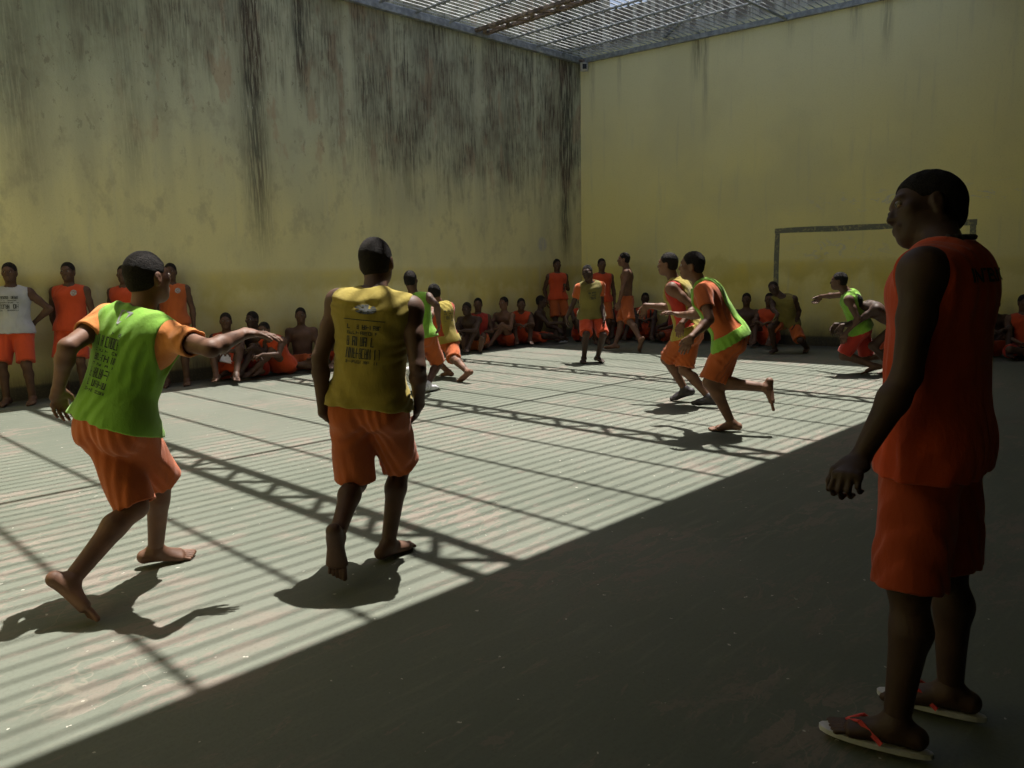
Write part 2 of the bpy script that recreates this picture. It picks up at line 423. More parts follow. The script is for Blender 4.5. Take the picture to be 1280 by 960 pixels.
POSES = {
 'X': dict(H=1.745, pel=(2.265,3.209,0.879), nk=(2.322,3.181,1.413), hd=(2.403,3.266,1.558), sl=(2.209,3.332,1.370), sr=(2.423,3.036,1.331), hl=(2.210,3.284,0.849), hr=(2.320,3.134,0.849), el=(2.103,3.362,1.098), wl=(2.081,3.322,0.831), fl=(2.201,3.304,0.711), al=(1.973,3.099,0.270), kl=(2.274,3.361,0.427), tl=(1.969,3.104,0.068), er=(2.387,2.953,1.053), wr=(2.477,3.062,0.845), fr=(2.511,3.164,0.711), ar=(2.380,3.246,0.085), kr=(2.513,3.285,0.491), tr=(2.574,3.271,0.034), F=(0.807,0.590,0.000)),
 'W': dict(H=1.740, pel=(1.290,3.868,0.864), nk=(1.451,3.818,1.338), hd=(1.506,3.859,1.511), sl=(1.356,3.986,1.322), sr=(1.506,3.663,1.238), hl=(1.265,3.956,0.834), hr=(1.316,3.779,0.834), el=(1.122,3.849,1.214), wl=(1.106,3.993,1.008), fl=(1.131,4.090,0.870), al=(0.986,3.685,0.200), kl=(1.324,3.787,0.441), tl=(1.050,3.595,0.032), er=(1.560,3.379,1.196), wr=(1.783,3.486,1.244), fr=(1.863,3.403,1.238), ar=(1.506,4.079,0.100), kr=(1.532,3.971,0.513), tr=(1.692,4.037,0.036), F=(0.961,0.278,0.000)),
 'V': dict(H=1.760, pel=(2.572,0.710,0.981), nk=(2.568,0.706,1.523), hd=(2.679,0.804,1.639), sl=(2.383,0.706,1.459), sr=(2.754,0.707,1.461), hl=(2.478,0.710,0.951), hr=(2.665,0.711,0.951), el=(2.330,0.719,1.169), wl=(2.239,0.804,0.933), fl=(2.078,0.810,0.870), al=(2.394,0.714,0.085), kl=(2.436,0.712,0.515), tl=(2.352,0.904,0.024), er=(2.783,0.742,1.170), wr=(2.747,0.825,0.932), fr=(2.700,0.887,0.777), ar=(2.716,0.650,0.085), kr=(2.691,0.680,0.515), tr=(2.687,0.842,0.024), F=(-0.615,0.789,-0.020)),
 'K': dict(H=1.700, pel=(6.275,7.677,0.717), nk=(6.230,7.727,1.204), hd=(6.207,7.747,1.383), sl=(6.150,7.876,1.120), sr=(6.321,7.566,1.168), hl=(6.231,7.756,0.687), hr=(6.319,7.598,0.687), el=(5.946,7.687,1.054), wl=(5.992,7.854,0.880), fl=(6.021,7.870,0.716), al=(5.884,7.437,0.300), kl=(6.219,7.685,0.271), tl=(5.970,7.505,0.137), er=(6.239,7.308,1.077), wr=(6.338,7.403,0.873), fr=(6.367,7.419,0.710), ar=(6.174,7.480,0.085), kr=(6.498,7.622,0.305), tr=(6.361,7.504,0.032), F=(0.873,0.487,0.000)),
 'B': dict(H=1.700, pel=(7.250,8.324,0.574), nk=(7.213,8.377,1.061), hd=(7.151,8.434,1.222), sl=(7.039,8.371,0.987), sr=(7.396,8.369,1.014), hl=(7.159,8.325,0.544), hr=(7.340,8.323,0.544), el=(6.875,8.139,0.968), wl=(6.689,8.057,0.831), fl=(6.689,8.090,0.667), al=(7.254,8.283,0.100), kl=(7.242,8.654,0.291), tl=(7.238,8.470,0.044), er=(7.373,8.496,0.761), wr=(7.329,8.733,0.713), fr=(7.329,8.766,0.549), ar=(7.044,7.655,0.170), kr=(7.139,8.039,0.304), tr=(7.007,7.792,0.034), F=(0.015,1.000,0.000)),
 'G': dict(H=1.700, pel=(9.901,7.818,0.783), nk=(9.824,7.787,1.268), hd=(9.747,7.772,1.431), sl=(9.973,7.680,1.223), sr=(9.695,7.902,1.193), hl=(9.973,7.763,0.753), hr=(9.830,7.874,0.753), el=(9.970,7.662,0.923), wl=(9.877,7.544,0.729), fl=(9.857,7.518,0.565), al=(9.891,7.684,0.085), kl=(9.812,7.509,0.456), tl=(9.823,7.508,0.031), er=(9.741,8.048,0.952), wr=(9.654,8.128,0.712), fr=(9.634,8.102,0.548), ar=(9.680,7.793,0.085), kr=(9.587,7.670,0.473), tr=(9.517,7.697,0.032), F=(-0.902,-0.432,0.000)),
 'M': dict(H=1.720, pel=(7.381,4.485,0.810), nk=(7.300,4.631,1.333), hd=(7.258,4.696,1.513), sl=(7.137,4.561,1.263), sr=(7.482,4.668,1.286), hl=(7.293,4.460,0.780), hr=(7.469,4.511,0.780), el=(7.250,4.352,1.059), wl=(7.060,4.386,0.902), fl=(7.051,4.418,0.737), al=(7.507,4.602,0.120), kl=(7.349,4.759,0.479), tl=(7.460,4.764,0.015), er=(7.464,4.817,1.040), wr=(7.350,5.037,1.064), fr=(7.341,5.069,0.898), ar=(7.358,4.207,0.090), kr=(7.337,4.520,0.373), tr=(7.287,4.384,0.033), F=(-0.278,0.961,0.000)),
 'N': dict(H=1.760, pel=(6.360,3.441,0.887), nk=(6.231,3.679,1.343), hd=(6.169,3.743,1.509), sl=(6.081,3.568,1.285), sr=(6.411,3.734,1.292), hl=(6.276,3.400,0.857), hr=(6.444,3.483,0.857), el=(5.962,3.431,1.052), wl=(5.754,3.481,0.916), fl=(5.714,3.522,0.813), al=(6.389,3.430,0.085), kl=(6.257,3.591,0.464), tl=(6.286,3.596,0.027), er=(6.512,3.874,1.052), wr=(6.573,4.121,1.043), fr=(6.466,4.231,1.097), ar=(6.477,3.153,0.430), kr=(6.308,3.551,0.446), tr=(6.473,3.081,0.240), F=(-0.441,0.898,0.000)),
 'R': dict(H=1.700, pel=(10.909,3.981,0.641), nk=(10.775,4.119,1.093), hd=(10.732,4.238,1.248), sl=(10.625,4.047,1.004), sr=(10.959,4.156,1.070), hl=(10.821,3.959,0.611), hr=(10.996,4.004,0.611), el=(10.607,3.913,0.753), wl=(10.595,4.062,0.558), fl=(10.587,4.093,0.394), al=(10.828,3.741,0.120), kl=(10.730,4.130,0.235), tl=(10.768,3.897,0.016), er=(11.054,4.424,1.041), wr=(11.156,4.647,1.023), fr=(11.097,4.707,0.925), ar=(11.128,3.521,0.250), kr=(11.030,3.923,0.197), tr=(11.119,3.558,0.057), F=(-0.245,0.970,0.000)),
 'S': dict(H=1.700, pel=(11.148,3.591,0.704), nk=(10.849,3.900,0.942), hd=(10.725,4.027,0.975), sl=(10.753,3.742,0.899), sr=(11.019,3.980,0.926), hl=(11.073,3.541,0.674), hr=(11.223,3.642,0.674), el=(10.661,3.956,0.722), wl=(10.440,4.057,0.690), fl=(10.421,4.085,0.526), al=(11.037,3.577,0.085), kl=(10.887,3.804,0.401), tl=(10.909,3.716,0.033), er=(10.969,4.099,0.672), wr=(10.811,4.288,0.672), fr=(10.793,4.315,0.508), ar=(11.456,3.316,0.100), kr=(11.236,3.638,0.252), tr=(11.374,3.487,0.048), F=(-0.561,0.828,0.000)),
 'Q': dict(H=1.680, pel=(12.812,5.897,0.555), nk=(12.561,5.878,0.970), hd=(12.503,6.008,1.104), sl=(12.616,5.705,0.925), sr=(12.568,6.055,0.912), hl=(12.826,5.809,0.525), hr=(12.798,5.985,0.525), el=(12.811,5.693,0.722), wl=(12.716,5.711,0.499), fl=(12.684,5.706,0.337), al=(13.008,5.625,0.085), kl=(12.630,5.572,0.242), tl=(12.830,5.568,0.033), er=(12.356,5.941,0.766), wr=(12.194,5.774,0.696), fr=(12.162,5.768,0.534), ar=(12.546,5.976,0.085), kr=(12.385,5.979,0.465), tr=(12.359,5.974,0.033), F=(-0.987,-0.159,-0.000)),
 'I': dict(H=1.760, pel=(11.729,8.448,0.874), nk=(11.739,8.439,1.436), hd=(11.696,8.494,1.611), sl=(11.584,8.336,1.374), sr=(11.891,8.544,1.372), hl=(11.651,8.396,0.844), hr=(11.806,8.501,0.844), el=(11.475,8.335,1.100), wl=(11.422,8.387,0.856), fl=(11.403,8.415,0.687), al=(11.384,7.891,0.200), kl=(11.475,8.183,0.505), tl=(11.362,7.924,0.000), er=(11.882,8.608,1.084), wr=(11.858,8.652,0.835), fr=(11.839,8.680,0.665), ar=(11.388,8.447,0.085), kr=(11.596,8.474,0.462), tr=(11.303,8.623,0.031), F=(-0.561,0.828,0.000)),
 'F': dict(H=1.700, pel=(12.500,10.750,0.914), nk=(12.525,10.792,1.403), hd=(12.516,10.776,1.584), sl=(12.676,10.695,1.342), sr=(12.368,10.878,1.342), hl=(12.578,10.704,0.884), hr=(12.422,10.796,0.884), el=(12.772,10.700,1.074), wl=(12.558,10.628,1.172), fl=(12.542,10.600,1.008), al=(12.560,10.656,0.085), kl=(12.521,10.562,0.490), tl=(12.488,10.481,0.033), er=(12.341,10.986,1.080), wr=(12.370,10.941,0.840), fr=(12.353,10.913,0.676), ar=(12.226,10.564,0.085), kr=(12.324,10.680,0.482), tr=(12.106,10.418,0.033), F=(-0.513,-0.859,0.000)),
 'Hh': dict(H=1.680, pel=(12.300,9.450,0.903), nk=(12.300,9.450,1.389), hd=(12.288,9.436,1.567), sl=(12.434,9.334,1.328), sr=(12.166,9.566,1.328), hl=(12.368,9.392,0.873), hr=(12.232,9.508,0.873), el=(12.503,9.311,1.057), wl=(12.475,9.271,0.819), fl=(12.454,9.247,0.657), al=(12.396,9.393,0.085), kl=(12.313,9.282,0.474), tl=(12.296,9.235,0.033), er=(12.133,9.631,1.057), wr=(12.098,9.598,0.819), fr=(12.077,9.573,0.657), ar=(12.230,9.537,0.085), kr=(12.132,9.439,0.474), tr=(12.088,9.415,0.033), F=(-0.654,-0.756,0.000)),
 'A1': dict(H=1.700, pel=(2.600,10.830,0.914), nk=(2.625,10.872,1.403), hd=(2.616,10.856,1.584), sl=(2.776,10.775,1.342), sr=(2.468,10.958,1.342), hl=(2.678,10.784,0.884), hr=(2.522,10.876,0.884), el=(2.971,10.732,1.139), wl=(2.826,10.850,0.981), fl=(2.785,10.896,0.825), al=(2.667,10.650,0.085), kl=(2.630,10.615,0.499), tl=(2.595,10.475,0.033), er=(2.427,11.046,1.074), wr=(2.398,11.007,0.833), fr=(2.381,10.979,0.669), ar=(2.425,10.771,0.085), kr=(2.406,10.741,0.501), tr=(2.305,10.625,0.033), F=(-0.513,-0.859,0.000)),
 'A2': dict(H=1.700, pel=(3.240,10.850,0.914), nk=(3.264,10.881,1.404), hd=(3.253,10.867,1.585), sl=(3.402,10.767,1.343), sr=(3.120,10.987,1.343), hl=(3.311,10.795,0.884), hr=(3.169,10.905,0.884), el=(3.464,10.747,1.065), wl=(3.460,10.782,0.822), fl=(3.440,10.756,0.658), al=(3.270,10.725,0.085), kl=(3.230,10.652,0.494), tl=(3.177,10.560,0.033), er=(3.082,11.051,1.068), wr=(3.117,11.055,0.824), fr=(3.096,11.029,0.661), ar=(3.100,10.832,0.085), kr=(3.048,10.787,0.497), tr=(2.963,10.702,0.033), F=(-0.614,-0.790,0.000)),
 'A3': dict(H=1.660, pel=(3.900,10.850,0.892), nk=(3.927,10.877,1.371), hd=(3.915,10.864,1.547), sl=(4.046,10.748,1.311), sr=(3.802,10.999,1.311), hl=(3.961,10.787,0.862), hr=(3.839,10.913,0.862), el=(4.101,10.711,1.041), wl=(4.070,10.675,0.806), fl=(4.047,10.653,0.646), al=(3.912,10.723,0.085), kl=(3.862,10.656,0.484), tl=(3.800,10.575,0.034), er=(3.767,11.055,1.041), wr=(3.730,11.025,0.806), fr=(3.707,11.003,0.646), ar=(3.759,10.852,0.085), kr=(3.701,10.813,0.487), tr=(3.608,10.744,0.034), F=(-0.717,-0.697,0.000)),
 'A4': dict(H=1.680, pel=(4.520,10.850,0.903), nk=(4.545,10.891,1.386), hd=(4.536,10.876,1.565), sl=(4.693,10.796,1.326), sr=(4.390,10.977,1.326), hl=(4.597,10.804,0.873), hr=(4.443,10.896,0.873), el=(4.757,10.774,1.053), wl=(4.736,10.730,0.815), fl=(4.720,10.703,0.653), al=(4.562,10.685,0.085), kl=(4.536,10.639,0.494), tl=(4.490,10.512,0.033), er=(4.341,11.022,1.053), wr=(4.312,10.984,0.815), fr=(4.296,10.956,0.653), ar=(4.314,10.740,0.085), kr=(4.328,10.755,0.497), tr=(4.196,10.595,0.033), F=(-0.513,-0.859,0.000)),
 'C1': dict(H=1.730, pel=(5.200,10.720,0.130), nk=(5.231,10.771,0.626), hd=(5.199,10.719,0.801), sl=(5.383,10.671,0.565), sr=(5.070,10.858,0.565), hl=(5.279,10.673,0.100), hr=(5.121,10.767,0.100), el=(5.293,10.463,0.385), wl=(5.067,10.359,0.410), fl=(4.910,10.415,0.378), al=(5.045,10.207,0.085), kl=(5.213,10.399,0.425), tl=(4.972,10.029,0.032), er=(4.929,10.680,0.385), wr=(4.945,10.432,0.410), fr=(5.069,10.320,0.378), ar=(4.832,10.357,0.085), kr=(4.915,10.588,0.432), tr=(4.710,10.208,0.032), F=(-0.513,-0.859,0.000)),
 'C2': dict(H=1.730, pel=(5.620,10.720,0.130), nk=(5.674,10.744,0.626), hd=(5.605,10.732,0.797), sl=(5.742,10.575,0.565), sr=(5.593,10.907,0.565), hl=(5.658,10.636,0.100), hr=(5.582,10.804,0.100), el=(5.622,10.439,0.339), wl=(5.394,10.384,0.425), fl=(5.274,10.415,0.309), al=(5.199,10.389,0.085), kl=(5.446,10.450,0.425), tl=(5.037,10.284,0.032), er=(5.411,10.908,0.339), wr=(5.219,10.775,0.425), fr=(5.162,10.664,0.309), ar=(5.111,10.634,0.085), kr=(5.311,10.775,0.432), tr=(4.925,10.582,0.032), F=(-0.912,-0.409,-0.000)),
 'C3': dict(H=1.730, pel=(6.000,10.620,0.130), nk=(5.728,10.479,0.525), hd=(5.612,10.417,0.656), sl=(5.861,10.344,0.490), sr=(5.663,10.649,0.463), hl=(6.054,10.546,0.100), hr=(5.946,10.694,0.100), el=(5.697,10.187,0.310), wl=(5.448,10.180,0.335), fl=(5.325,10.293,0.303), al=(5.398,10.427,0.085), kl=(5.727,10.428,0.353), tl=(5.211,10.380,0.031), er=(5.464,10.540,0.283), wr=(5.382,10.306,0.308), fr=(5.452,10.154,0.276), ar=(5.520,10.430,0.085), kr=(5.686,10.610,0.432), tr=(5.349,10.341,0.032), F=(-0.807,-0.590,-0.000)),
 'C4': dict(H=1.730, pel=(6.420,10.750,0.130), nk=(6.455,10.798,0.626), hd=(6.444,10.783,0.811), sl=(6.598,10.686,0.565), sr=(6.303,10.899,0.565), hl=(6.495,10.696,0.100), hr=(6.345,10.804,0.100), el=(6.597,10.561,0.303), wl=(6.415,10.398,0.250), fl=(6.295,10.365,0.134), al=(6.147,10.577,0.070), kl=(6.436,10.271,0.132), tl=(5.959,10.642,0.051), er=(6.185,10.859,0.303), wr=(6.088,10.635,0.250), fr=(6.094,10.511,0.134), ar=(6.290,10.400,0.070), kr=(5.948,10.643,0.133), tr=(6.411,10.242,0.051), F=(-0.586,-0.811,0.000)),
 'C5': dict(H=1.730, pel=(7.100,10.700,0.130), nk=(7.152,10.729,0.626), hd=(7.136,10.720,0.811), sl=(7.234,10.566,0.565), sr=(7.057,10.884,0.565), hl=(7.145,10.620,0.100), hr=(7.055,10.780,0.100), el=(7.126,10.420,0.339), wl=(6.904,10.345,0.425), fl=(6.782,10.366,0.309), al=(6.709,10.333,0.085), kl=(6.951,10.416,0.425), tl=(6.557,10.215,0.032), er=(6.876,10.869,0.339), wr=(6.695,10.719,0.425), fr=(6.648,10.604,0.309), ar=(6.600,10.570,0.085), kr=(6.787,10.728,0.432), tr=(6.420,10.502,0.032), F=(-0.873,-0.487,-0.000)),
 'C6': dict(H=1.730, pel=(9.950,10.660,0.130), nk=(9.819,10.601,0.609), hd=(9.718,10.556,0.757), sl=(9.910,10.442,0.550), sr=(9.761,10.775,0.550), hl=(9.988,10.576,0.100), hr=(9.912,10.744,0.100), el=(9.716,10.323,0.369), wl=(9.472,10.368,0.395), fl=(9.375,10.503,0.362), al=(9.529,10.329,0.085), kl=(9.776,10.390,0.425), tl=(9.367,10.224,0.032), er=(9.543,10.710,0.369), wr=(9.414,10.497,0.395), fr=(9.451,10.335,0.362), ar=(9.441,10.574,0.085), kr=(9.641,10.715,0.432), tr=(9.255,10.522,0.032), F=(-0.912,-0.409,-0.000)),
 'C7': dict(H=1.730, pel=(10.250,10.820,0.130), nk=(10.296,10.858,0.626), hd=(10.282,10.846,0.811), sl=(10.405,10.712,0.565), sr=(10.176,10.994,0.565), hl=(10.308,10.749,0.100), hr=(10.192,10.891,0.100), el=(10.425,10.622,0.290), wl=(10.188,10.548,0.313), fl=(10.064,10.546,0.197), al=(9.718,10.206,0.090), kl=(10.029,10.454,0.241), tl=(9.697,10.130,0.274), er=(10.091,11.032,0.290), wr=(9.971,10.814,0.313), fr=(9.944,10.693,0.197), ar=(9.544,10.452,0.090), kr=(9.846,10.695,0.264), tr=(9.465,10.447,0.274), F=(-0.775,-0.631,-0.000)),
 'C8': dict(H=1.730, pel=(10.920,10.740,0.130), nk=(10.871,10.732,0.628), hd=(10.853,10.729,0.812), sl=(10.906,10.553,0.566), sr=(10.848,10.913,0.566), hl=(10.935,10.649,0.100), hr=(10.905,10.831,0.100), el=(10.754,10.453,0.340), wl=(10.520,10.459,0.426), fl=(10.412,10.520,0.310), al=(10.355,10.598,0.085), kl=(10.639,10.560,0.399), tl=(10.172,10.540,0.032), er=(10.673,10.961,0.340), wr=(10.452,10.881,0.426), fr=(10.368,10.789,0.310), ar=(10.447,10.846,0.085), kr=(10.662,10.902,0.447), tr=(10.254,10.844,0.032), F=(-0.987,-0.159,-0.000)),
 'C9': dict(H=1.730, pel=(11.400,10.800,0.130), nk=(11.306,10.691,0.609), hd=(11.247,10.623,0.771), sl=(11.455,10.586,0.550), sr=(11.180,10.824,0.550), hl=(11.470,10.740,0.100), hr=(11.330,10.860,0.100), el=(11.331,10.396,0.369), wl=(11.090,10.333,0.395), fl=(10.945,10.415,0.362), al=(11.158,10.322,0.085), kl=(11.357,10.482,0.425), tl=(11.055,10.159,0.032), er=(11.010,10.673,0.369), wr=(10.983,10.426,0.395), fr=(11.085,10.294,0.362), ar=(10.975,10.507,0.085), kr=(11.096,10.719,0.432), tr=(10.828,10.381,0.032), F=(-0.654,-0.756,0.000)),
 'C10': dict(H=1.730, pel=(11.750,10.720,0.130), nk=(11.809,10.614,0.615), hd=(11.818,10.598,0.799), sl=(11.961,10.716,0.555), sr=(11.643,10.539,0.555), hl=(11.830,10.765,0.100), hr=(11.670,10.675,0.100), el=(12.074,10.662,0.293), wl=(12.144,10.428,0.240), fl=(12.123,10.306,0.124), al=(11.882,10.278,0.070), kl=(12.202,10.551,0.132), tl=(11.743,10.135,0.051), er=(11.722,10.332,0.367), wr=(11.821,10.104,0.392), fr=(11.936,10.057,0.276), ar=(11.931,10.191,0.070), kr=(11.520,10.274,0.139), tr=(12.125,10.234,0.051), F=(0.487,-0.873,0.000)),
 'D1': dict(H=1.730, pel=(12.550,10.150,0.130), nk=(12.585,10.198,0.626), hd=(12.532,10.125,0.788), sl=(12.728,10.086,0.565), sr=(12.433,10.299,0.565), hl=(12.625,10.096,0.100), hr=(12.475,10.204,0.100), el=(12.621,9.886,0.385), wl=(12.386,9.802,0.410), fl=(12.235,9.871,0.378), al=(12.351,9.652,0.085), kl=(12.535,9.829,0.425), tl=(12.262,9.481,0.032), er=(12.277,10.134,0.385), wr=(12.271,9.885,0.410), fr=(12.384,9.763,0.378), ar=(12.152,9.821,0.085), kr=(12.255,10.043,0.432), tr=(12.017,9.683,0.032), F=(-0.586,-0.811,0.000)),
 'D2': dict(H=1.730, pel=(13.300,9.650,0.130), nk=(13.354,9.674,0.626), hd=(13.338,9.667,0.811), sl=(13.422,9.505,0.565), sr=(13.273,9.837,0.565), hl=(13.338,9.566,0.100), hr=(13.262,9.734,0.100), el=(13.302,9.369,0.339), wl=(13.074,9.314,0.425), fl=(12.954,9.345,0.309), al=(12.879,9.319,0.085), kl=(13.126,9.380,0.425), tl=(12.717,9.214,0.032), er=(13.091,9.838,0.339), wr=(12.899,9.705,0.425), fr=(12.842,9.594,0.309), ar=(12.791,9.564,0.085), kr=(12.991,9.705,0.432), tr=(12.605,9.512,0.032), F=(-0.912,-0.409,-0.000)),
 'D3': dict(H=1.730, pel=(13.450,9.220,0.130), nk=(13.499,9.253,0.626), hd=(13.484,9.243,0.811), sl=(13.595,9.099,0.565), sr=(13.391,9.400,0.565), hl=(13.502,9.144,0.100), hr=(13.398,9.296,0.100), el=(13.426,8.947,0.385), wl=(13.177,8.949,0.410), fl=(13.058,9.066,0.378), al=(13.093,8.820,0.085), kl=(13.326,8.924,0.425), tl=(12.951,8.690,0.032), er=(13.188,9.298,0.385), wr=(13.097,9.067,0.410), fr=(13.162,8.913,0.378), ar=(12.963,9.047,0.085), kr=(13.136,9.221,0.432), tr=(12.789,8.963,0.032), F=(-0.828,-0.561,-0.000)),
 'D4': dict(H=1.730, pel=(13.500,8.550,0.130), nk=(13.548,8.515,0.626), hd=(13.533,8.526,0.811), sl=(13.436,8.372,0.565), sr=(13.649,8.667,0.565), hl=(13.446,8.475,0.100), hr=(13.554,8.625,0.100), el=(13.311,8.373,0.303), wl=(13.148,8.555,0.250), fl=(13.115,8.675,0.134), al=(13.327,8.823,0.070), kl=(13.021,8.534,0.132), tl=(13.392,9.011,0.051), er=(13.609,8.785,0.303), wr=(13.385,8.882,0.250), fr=(13.261,8.876,0.134), ar=(13.150,8.680,0.070), kr=(13.393,9.022,0.133), tr=(12.992,8.559,0.051), F=(-0.811,0.586,-0.000)),
 'D5': dict(H=1.730, pel=(13.550,8.200,0.130), nk=(13.602,8.229,0.626), hd=(13.586,8.220,0.811), sl=(13.684,8.066,0.565), sr=(13.507,8.384,0.565), hl=(13.595,8.120,0.100), hr=(13.505,8.280,0.100), el=(13.502,7.931,0.385), wl=(13.255,7.954,0.410), fl=(13.146,8.081,0.378), al=(13.159,7.833,0.085), kl=(13.401,7.916,0.425), tl=(13.007,7.715,0.032), er=(13.296,8.301,0.385), wr=(13.185,8.078,0.410), fr=(13.236,7.919,0.378), ar=(13.050,8.070,0.085), kr=(13.237,8.228,0.432), tr=(12.870,8.002,0.032), F=(-0.873,-0.487,-0.000)),
 'D6': dict(H=1.730, pel=(13.720,7.120,0.130), nk=(13.675,7.100,0.628), hd=(13.658,7.092,0.812), sl=(13.755,6.936,0.566), sr=(13.606,7.268,0.566), hl=(13.758,7.036,0.100), hr=(13.682,7.204,0.100), el=(13.634,6.800,0.340), wl=(13.406,6.745,0.426), fl=(13.286,6.776,0.310), al=(13.299,6.789,0.085), kl=(13.546,6.850,0.425), tl=(13.137,6.684,0.032), er=(13.424,7.269,0.340), wr=(13.231,7.135,0.426), fr=(13.174,7.025,0.310), ar=(13.211,7.034,0.085), kr=(13.411,7.175,0.432), tr=(13.025,6.982,0.032), F=(-0.912,-0.409,-0.000)),
 'D7': dict(H=1.730, pel=(13.720,6.680,0.130), nk=(13.778,6.695,0.626), hd=(13.760,6.690,0.811), sl=(13.815,6.516,0.565), sr=(13.726,6.869,0.565), hl=(13.743,6.591,0.100), hr=(13.697,6.769,0.100), el=(13.604,6.432,0.385), wl=(13.371,6.519,0.410), fl=(13.299,6.669,0.378), al=(13.248,6.427,0.085), kl=(13.502,6.444,0.425), tl=(13.070,6.352,0.032), er=(13.500,6.843,0.385), wr=(13.336,6.657,0.410), fr=(13.344,6.490,0.378), ar=(13.203,6.684,0.085), kr=(13.425,6.788,0.432), tr=(13.012,6.665,0.032), F=(-0.970,-0.245,-0.000)),
 'D8': dict(H=1.730, pel=(13.950,3.100,0.130), nk=(14.004,3.124,0.626), hd=(13.922,3.088,0.788), sl=(14.072,2.955,0.565), sr=(13.923,3.287,0.565), hl=(13.988,3.016,0.100), hr=(13.912,3.184,0.100), el=(13.879,2.836,0.385), wl=(13.634,2.880,0.410), fl=(13.537,3.016,0.378), al=(13.529,2.769,0.085), kl=(13.776,2.830,0.425), tl=(13.367,2.664,0.032), er=(13.705,3.223,0.385), wr=(13.576,3.010,0.410), fr=(13.613,2.848,0.378), ar=(13.441,3.014,0.085), kr=(13.641,3.155,0.432), tr=(13.255,2.962,0.032), F=(-0.912,-0.409,-0.000)),
 'D9': dict(H=1.730, pel=(13.950,2.680,0.130), nk=(13.999,2.713,0.626), hd=(13.984,2.703,0.811), sl=(14.095,2.559,0.565), sr=(13.891,2.860,0.565), hl=(14.002,2.604,0.100), hr=(13.898,2.756,0.100), el=(14.052,2.441,0.303), wl=(13.825,2.351,0.250), fl=(13.701,2.361,0.134), al=(13.634,2.611,0.070), kl=(13.801,2.225,0.132), tl=(13.480,2.737,0.051), er=(13.766,2.863,0.303), wr=(13.598,2.685,0.250), fr=(13.562,2.567,0.134), ar=(13.708,2.395,0.070), kr=(13.470,2.741,0.133), tr=(13.768,2.205,0.051), F=(-0.828,-0.561,-0.000)),
}
# ------------------------------------------------------------------ clothing and assembly
EYE = {}
def eye_mesh():
    if 'm' in EYE: return EYE['m']
    v = []; f = []; n, m = 10, 7
    for i in range(m + 1):
        th = math.pi * i / m
        for q in range(n):
            a = 2 * math.pi * q / n
            v.append((math.sin(th) * math.cos(a) * .0115, math.cos(th) * .0115, math.sin(th) * math.sin(a) * .0115))
    for i in range(m):
        for q in range(n): f.append((i * n + q, i * n + (q + 1) % n, (i + 1) * n + (q + 1) % n, (i + 1) * n + q))
    me = bpy.data.meshes.new('eye'); me.from_pydata(v, [], f); me.update()
    me.materials.append(M['eyewhite']); me.materials.append(M['iris'])
    for i, p in enumerate(me.polygons): p.material_index = 1 if i < n * 2 else 0; p.use_smooth = True
    EYE['m'] = me
    return me

